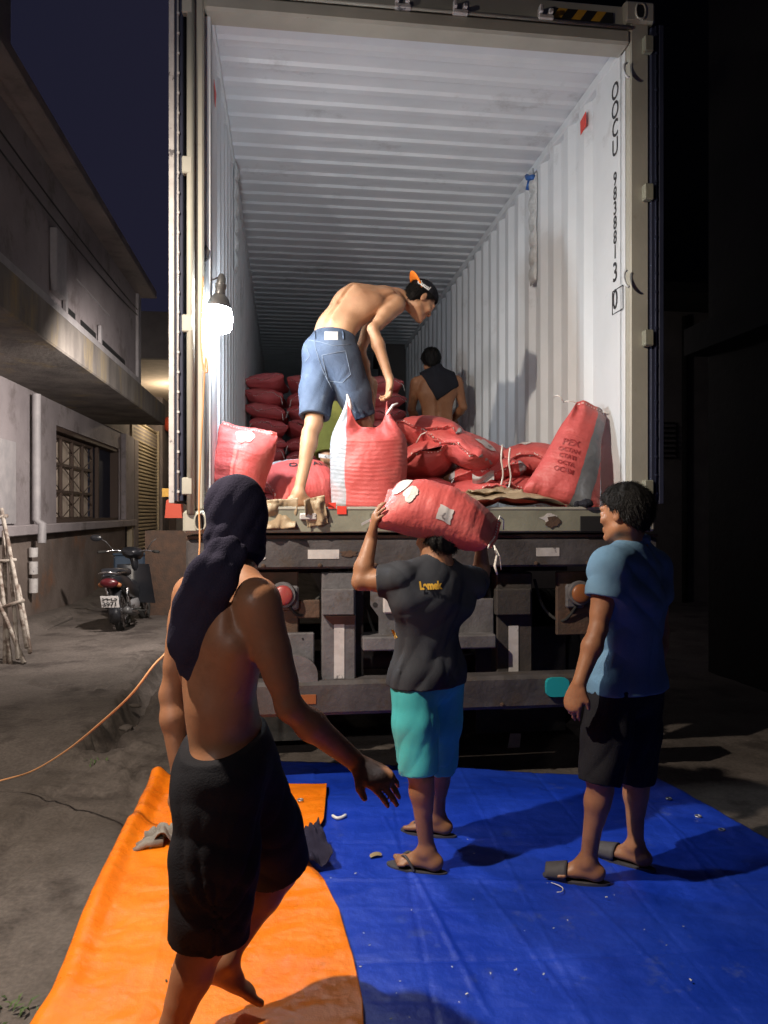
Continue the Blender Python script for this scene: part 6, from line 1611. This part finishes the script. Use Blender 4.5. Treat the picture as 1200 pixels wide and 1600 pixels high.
# ------------------------------------------------ man in the charcoal shirt with a sack on his head
def man_charcoal():
    root = person(PZ(665, 1375), 'man in charcoal t-shirt and teal shorts steadying a red sack on his head')
    J = dict(pe=P(668, 1045, 3.22), wa=P(667, 985, 3.20), ch=P(672, 935, 3.18), nk=P(683, 884, 3.20), hd=P(683, 836, 3.22),
             shL=P(625, 906, 3.10), shR=P(732, 912, 3.32), elL=P(563, 909, 3.12), elR=P(752, 905, 3.55), wrL=P(581, 838, 3.17), wrR=P(752, 852, 3.42),
             hpL=P(645, 1062, 3.14), hpR=P(692, 1062, 3.30), knL=P(654, 1200, 3.10), knR=P(684, 1195, 3.36), anL=P(667, 1345, 3.12), anR=P(684, 1288, 3.47),
             dhf=PC(-.5, .85, -.15)-PC(0, 0, 0), dhu=PC(.05, .2, 1)-PC(0, 0, 0), dtoL=PC(-.93, .36, 0)-PC(0, 0, 0), dtoR=PC(-.93, .30, 0)-PC(0, 0, 0))
    J['anL'].z = .117; J['anR'].z = .117
    B = Body(J, .0055, root, .93); G = B.grid()
    B.torso(G); B.head(G)
    for S in 'LR': B.arm(G, S); B.leg(G, S)
    B.hand(G, 'L', P(588, 800, 3.13)-J['wrL'], PC(1, .1, .0)-PC(0, 0, 0), .25, .1); B.hand(G, 'R', PC(-.3, -.2, 1)-PC(0, 0, 0), PC(-1, -.2, 0)-PC(0, 0, 0), .3)
    fl = B.foot(G, 'L'); fr = B.foot(G, 'R'); B.skin(G, M['skin_b']); B.hair(3)
    sandal(B, *fl, 'L'); s_ = sandal(B, *fr, 'R')
    sh, w, hm = shorts(B, 'shorts', M['teal'], dict(L=1.06, R=1.04), .45, .006, .018, 4, .012, waist_g=-.008, tuck=P(667, 1058, 3.21).z)
    st = tshirt(B, M['charcoal'], P(667, 1066, 3.21), (0, 0, -1), .014, .55, seed=5, amp=.013, bell=.022, tw=2.2)
    r = (PC(1, .45, 0)-PC(0, 0, 0)); surf_text('shirt_print', 'Lamek', .042, P(682, 917, 3.0), r, (0, 0, 1), st, M['yellowprint'], st, sx=.85, bold=.0025, off=.011)
    surf_quad('side_label', st, ((611, 984), (615, 984), (621, 996), (617, 998)), M['yellowprint'], st)
    # waistband seam and side seam of the shorts
    return B
man_charcoal()
# ------------------------------------------------ man in the blue polo
def man_polo():
    root = person(PZ(940, 1385), 'man in blue polo shirt and black shorts standing with his back to the camera')
    f = PC(-.72, .69, 0)-PC(0, 0, 0)
    J = dict(pe=P(978, 1062, 3.12), wa=P(984, 1000, 3.10), ch=P(986, 935, 3.10), nk=P(988, 858, 3.10), hd=P(976, 800, 3.06),
             shL=P(952, 884, 2.98), shR=P(1019, 886, 3.22), elL=P(934, 985, 2.94), elR=P(1032, 985, 3.25), wrL=P(905, 1068, 2.90), wrR=P(1020, 1070, 3.2),
             hpL=P(958, 1075, 3.04), hpR=P(1000, 1075, 3.18), knL=P(938, 1215, 2.99), knR=P(992, 1210, 3.19), anL=P(918, 1350, 3.03), anR=P(993, 1345, 3.17),
             dhf=PC(-.66, .75, -.03)-PC(0, 0, 0), dhu=PC(0, 0, 1)-PC(0, 0, 0), dtoL=PC(-.93, .30, 0)-PC(0, 0, 0), dtoR=PC(-.75, .66, 0)-PC(0, 0, 0))
    J['anL'].z = .117; J['anR'].z = .117
    B = Body(J, .0055, root, .88); G = B.grid(); B.torso(G); B.head(G)
    for S in 'LR': B.arm(G, S); B.leg(G, S)
    B.hand(G, 'L', P(890, 1112, 2.90)-J['wrL'], PC(.55, .6, 0)-PC(0, 0, 0), .38); B.hand(G, 'R', (0, 0, -1), PC(-.8, .3, 0)-PC(0, 0, 0), .3)
    fl = B.foot(G, 'L'); fr = B.foot(G, 'R'); B.skin(G, M['skin_c']); B.hair(9, .018, slope=(-.66, .75, .0), rough=.003)
    sandal(B, *fl, 'L', slide=True); sandal(B, *fr, 'R', slide=True)
    shorts(B, 'shorts', M['blackcloth'], dict(L=1.05, R=1.06), .3, .016, .014, 7, .009, waist_g=-.006, tuck=P(983, 1066, 3.12).z)
    tshirt(B, M['polo'], P(983, 1074, 3.12), (0, 0, -1), .019, .50, seed=11, amp=.014, bell=.022, tw=.6, collar=True, name='polo_shirt')
man_polo()
# ------------------------------------------------ hooded man walking past in the foreground
def hooded_head(B, G):
    J = B.J; c, f, u = J['hd'], Vector(J['dhf']).normalized(), Vector(J['dhu']); u = perp(u, f); l = f.cross(u); B.hR = (c, f, u, l)
    G.ell(c+u*.012-f*.008, [l, f, u], (.062, .079, .080), .015); G.ell(c+f*.016-u*.040, [l, f, u], (.050, .058, .064), .03); G.cone(J['nk'], c-u*.05-f*.012, .052, .047, .03)
def man_hood():
    root = person(PC(-.35, 1.85, 0), 'bare-backed man in black hood and black shorts walking past in the foreground')
    J = dict(pe=P(358, 1172, 1.88), wa=P(345, 1095, 1.86), ch=P(345, 1010, 1.87), nk=P(366, 893, 1.90), hd=P(372, 800, 1.92),
             shL=P(302, 928, 2.03), shR=P(402, 938, 1.76), elL=P(268, 1085, 2.02), elR=P(452, 1105, 1.75), wrL=P(282, 1212, 1.98), wrR=P(562, 1195, 1.84),
             hpL=P(382, 1215, 1.95), hpR=P(345, 1215, 1.80), knL=P(436, 1362, 2.12), knR=P(326, 1462, 1.79), anL=P(352, 1500, 2.02), anR=P(240, 1680, 1.72),
             dhf=PC(.75, .66, -.05)-PC(0, 0, 0), dhu=PC(0, 0, 1)-PC(0, 0, 0), dtoL=PC(.85, .4, -.1)-PC(0, 0, 0), dtoR=PC(.9, .35, 0)-PC(0, 0, 0))
    eye = V(0, 0, CAM_H)
    for k_ in J:
        if not k_.startswith('d'): J[k_] = eye+(J[k_]-eye)*1.07
    B = Body(J, .0052, root, .90); G = B.grid(); B.torso(G); B.back_detail(G, 1.9); hooded_head(B, G)
    for S in 'LR': B.arm(G, S, m=.95); B.leg(G, S)
    B.hand(G, 'L', (0.02, .0, -1), PC(.6, -.3, 0)-PC(0, 0, 0), .35); B.hand(G, 'R', P(612, 1228, 1.88)-J['wrR'], PC(0, .4, -.6)-PC(0, 0, 0), .35)
    B.foot(G, 'L', pitch=-.5); B.foot(G, 'R', pitch=-.35); B.skin(G, M['skin_c'])
    shorts(B, 'shorts', M['blackcloth'], dict(L=.90, R=1.0), .32, .016, .032, 14, .014)
    # hood, neck wrap and the long tail of the scarf
    c, f, u, l = B.hR; G = SDF(B.lo, B.hi, .0055)
    G.ell(c+u*.012-f*.006, [l, f, u], (.071, .088, .092), .01); G.cone(c-u*.04-f*.008, J['nk']+V(0, 0, .02), .062, .062, .03); G.cone(c-u*.03+f*.016, c-u*.080+f*.028, .063, .052, .03)
    for k in range(16):
        t0, t1 = 2*math.pi*k/16, 2*math.pi*(k+1)/16
        cp = lambda t, z, r: c-u*(z+.012*math.sin(t*2))-f*.006+l*r*math.cos(t)+f*r*1.12*math.sin(t)
        G.cone(cp(t0, .064, .059), cp(t1, .064, .059), .013, .013, .02); G.cone(cp(t0, .100, .057), cp(t1, .100, .057), .015, .015, .02)
    tail = [P(352, 868, 1.86), P(330, 905, 1.84), P(312, 950, 1.86), P(300, 1000, 1.88), P(302, 1045, 1.90)]
    for i in range(4): G.cone(tail[i], tail[i+1], (.048, .054, .056, .050, .035)[i], (.048, .054, .056, .050, .035)[i+1], .03, PC(.2, -1, 0)-PC(0, 0, 0), .38)
    G.cone(P(338, 900, 1.85), P(286, 1020, 1.96), .032, .030, .01, PC(.2, -1, 0)-PC(0, 0, 0), .38)
    G.disp(folds(.004, 9, (1, 1, .4), 5)); G.disp(waves(PC(1, .1, -.55)-PC(0, 0, 0), 75, .005, 5, mask=1.6)); G.mesh('hood_scarf', M['navycloth'], root, 1)
man_hood()
# ------------------------------------------------ bending man on the container floor
def man_bending():
    root = person(Vector((P(480, 780, 4.35).x, P(480, 780, 4.35).y, FZ)), 'shirtless man in denim shorts and backward cap bending over an open sack')
    J = dict(pe=P(517, 545, 4.44), wa=P(526, 510, 4.48), ch=P(556, 475, 4.56), nk=P(618, 465, 4.70), hd=P(658, 468, 4.70),
             shL=P(593, 468, 4.90), shR=P(619, 476, 4.56), elL=P(563, 548, 4.80), elR=P(583, 514, 4.42), wrL=P(580, 622, 4.60), wrR=P(609, 594, 4.40),
             hpL=P(500, 562, 4.49), hpR=P(537, 562, 4.40), knL=P(490, 662, 4.36), knR=P(568, 666, 4.50), anL=P(466, 768, 4.22), anR=P(574, 768, 4.56),
             dhf=PC(.66, .28, -.62)-PC(0, 0, 0), dhu=PC(.58, .2, .72)-PC(0, 0, 0), dtoL=PC(.8, .5, 0)-PC(0, 0, 0), dtoR=PC(.8, .5, 0)-PC(0, 0, 0))
    J['anL'].z = FZ+.070; J['anR'].z = FZ+.070
    B = Body(J, .0056, root, .93); G = B.grid(); B.torso(G); B.back_detail(G, 1.2, ribs=False); B.head(G)
    for S in 'LR': B.arm(G, S, m=.95); B.leg(G, S, m=.95)
    B.hand(G, 'R', PC(-.05, -.1, -1)-PC(0, 0, 0), PC(-.7, -.3, 0)-PC(0, 0, 0), .5); B.hand(G, 'L', PC(-.3, -.35, -.6)-PC(0, 0, 0), PC(.3, -.6, 0)-PC(0, 0, 0), .4)
    B.foot(G, 'L'); B.foot(G, 'R'); B.skin(G, M['skin_a']); B.hair(21, .010)
    sh, w, hm = shorts(B, 'denim_shorts', M['denim'], dict(L=.90, R=.86), .55, .016, .016, 24, .008)
    # waist label, belt loops, pocket stitching, hems
    rr = (B.latH).normalized(); from mathutils.bvhtree import BVHTree
    off_ = B_off(sh); tree = BVHTree.FromPolygons([v.co+off_ for v in sh.data.vertices], [tuple(p.vertices) for p in sh.data.polygons])
    cv = (V(0, 0, CAM_H)-J['pe']).normalized()
    def hitc(px, py, o=.004):
        o0 = V(0, 0, CAM_H); d = (P(px, py, 4.0)-o0).normalized(); h = tree.ray_cast(o0, d); return (h[0]-d*o) if h[0] is not None else P(px, py, 4.3)
    def stitch(path, r=.0018, m=M['denim_seam'], name='stitching'):
        pts = []
        for a, b in zip(path[:-1], path[1:]):
            for k in range(6): pts.append(hitc(a[0]+(b[0]-a[0])*k/6, a[1]+(b[1]-a[1])*k/6, .002))
        pts.append(hitc(*path[-1], .002)); return MB().tube(pts, r, 5).build(name, m, sh, smooth=True)
    MB().grid(lambda u, v: hitc(507+21*u, 518+13*v), 6, 5).build('waist_label', M['tape_white'], sh)
    stitch([(480, 531), (500, 534), (520, 540), (548, 538)]); stitch([(492, 524), (493, 545), (505, 580), (520, 610)]); stitch([(503, 555), (540, 548), (548, 585), (535, 598), (512, 595), (503, 555)]); stitch([(478, 540), (484, 556), (476, 566)])
    stitch([(476, 655), (487, 657), (500, 656)])
    for x in (492, 536): stitch([(x, 518), (x+1, 530)], .006, M['denim'], 'belt_loop')
    # cap worn backwards: dark crown, orange brim over the nape
    c, f, u, l = B.hR; m = .2; G = SDF(c-V(m, m, m), c+V(m, m, m), .005)
    G.ell(c+u*.026-f*.010, [l, f, u], (.088, .106, .094), .01); G.cut(c+u*.034-f*.0, -u*1.0+f*.16, .004); G.ell(c+u*.018-f*.012, [l, f, u], (.080, .098, .084), .003, sub=True)
    cap = G.mesh('cap', M['capcloth'], root, 1)
    R = lambda a, b, d: c+l*a+f*b+u*d
    b = MB(); b.grid(lambda s, t: R(.078*math.sin((s-.5)*2.5), -.088-.075*t*math.cos((s-.5)*2.4)+.05*(abs(s-.5)*2)**2, .052+.030*t-.05*(abs(s-.5)*2)**2), 16, 8)
    o = b.build('cap_brim', M['orangecloth'], cap, smooth=True); md = o.modifiers.new('s', 'SOLIDIFY'); md.thickness = .005; md.offset = 0
    surf_text('cap_print', 'Casual', .030, c+l*.12+u*.062-f*.02, -f if False else f, u, cap, M['whiteprint'], cap, sx=1.0) if False else None
    n = -(Vector(cam.location)-c).normalized(); rt = (PC(.80, 0, -.55)-PC(0, 0, 0)).normalized(); up_ = perp(V(0, 0, 1), rt); up_ = perp(up_, n)
    surf_text('cap_print', 'Casual', .034, P(664, 447, 4.70), rt, up_, cap, M['whiteprint'], cap)
man_bending()
# ------------------------------------------------ man in olive shorts stooping behind
def man_olive():
    root = person(Vector((P(515, 720, 5.3).x, P(515, 720, 5.3).y, FZ)), 'man in olive shorts stooping behind the bending man')
    D = 5.35
    J = dict(pe=P(526, 643, D), wa=P(538, 615, D+.12), ch=P(550, 595, D+.32), nk=P(556, 588, D+.55), hd=P(562, 592, D+.68),
             shL=P(536, 598, D+.45), shR=P(578, 600, D+.42), elL=P(540, 640, D+.55), elR=P(578, 645, D+.52), wrL=P(548, 680, D+.5), wrR=P(572, 685, D+.5),
             hpL=P(516, 652, D), hpR=P(542, 652, D), knL=P(512, 712, D-.12), knR=P(545, 715, D-.1), anL=P(512, 778, D+.05), anR=P(548, 778, D+.05),
             dhf=PC(.1, .8, -.6)-PC(0, 0, 0), dhu=PC(0, .6, .8)-PC(0, 0, 0), dtoL=PC(0, 1, 0)-PC(0, 0, 0), dtoR=PC(.2, 1, 0)-PC(0, 0, 0))
    J['anL'].z = J['anR'].z = FZ+.07
    B = Body(J, .0075, root, .92); G = B.grid(); B.torso(G); B.head(G, face=False)
    for S in 'LR': B.arm(G, S); B.leg(G, S, m=.95); B.hand(G, S, (0, 0, -1), PC(0, .8, 0)-PC(0, 0, 0), .4); B.foot(G, S)
    B.skin(G, M['skin_a']); B.hair(31)
    sh, w, hm = shorts(B, 'shorts', M['olive'], dict(L=1.0, R=1.0), .5, .022, .02, 34, .006)
    MB().grid(lambda u, v: P(500+36*u, 617+7*v+3*u, D-.150-.0*math.sin(u*3)), 8, 4).build('waistband', M['blackcloth'], sh)
    MB().grid(lambda u, v: P(498+20*u, 709+6*v+2*u, 5.125-.02*math.sin(math.pi*u)), 8, 4).build('pale_hem', M['tape_white'], sh)
man_olive()
# ------------------------------------------------ man with a black kerchief deep in the container
def man_kerchief():
    D = 7.35
    root = person(Vector((P(680, 780, D).x, P(680, 780, D).y, FZ)), 'shirtless man with a black cloth over his shoulders deep inside the container')
    J = dict(pe=P(683, 672, D), wa=P(683, 645, D-.0), ch=P(682, 615, D), nk=P(680, 583, D), hd=P(673, 563, D+.02),
             shL=P(651, 598, D), shR=P(713, 596, D), elL=P(643, 640, D+.1), elR=P(724, 636, D+.05), wrL=P(655, 668, D+.25), wrR=P(708, 655, D+.25),
             hpL=P(668, 682, D), hpR=P(698, 682, D), knL=P(666, 735, D), knR=P(700, 735, D), anL=P(666, 785, D), anR=P(700, 785, D),
             dhf=PC(-.15, 1, -.15)-PC(0, 0, 0), dhu=PC(0, .1, 1)-PC(0, 0, 0), dtoL=PC(-.1, 1, 0)-PC(0, 0, 0), dtoR=PC(.2, 1, 0)-PC(0, 0, 0))
    J['anL'].z = J['anR'].z = FZ+.07
    B = Body(J, .0085, root, 1.05); G = B.grid(); B.torso(G); B.back_detail(G); B.head(G, face=False)
    for S in 'LR': B.arm(G, S, m=1.1); B.leg(G, S); B.hand(G, S, PC(0, 1, -.3)-PC(0, 0, 0), (0, 0, -1), .4); B.foot(G, S)
    B.skin(G, M['skin_c']); B.hair(41, .018)
    shorts(B, 'shorts', M['blackcloth'], dict(L=1.0, R=1.0), .4, .022, .02, 44, .006)
    G = B.grid(); B.torso(G, .026); c = P(680, 600, D)
    for pt, nn in ((P(681, 629, D), PC(.55, 0, -.8)-PC(0, 0, 0)), (P(681, 629, D), PC(-1, 0, -.55)-PC(0, 0, 0)), (P(712, 590, D), PC(1, 0, .3)-PC(0, 0, 0))): G.cut(pt, nn, .006)
    G.cone(J['nk']+V(0, 0, -.01), J['nk']+V(0, 0, .05), .075, .068, .02); G.cone(P(705, 592, D-.05), P(712, 598, D-.06), .03, .02, .02)
    G.disp(folds(.006, 12, (1, 1, .5), 3)); G.mesh('kerchief', M['capcloth'], root, 1)
man_kerchief()
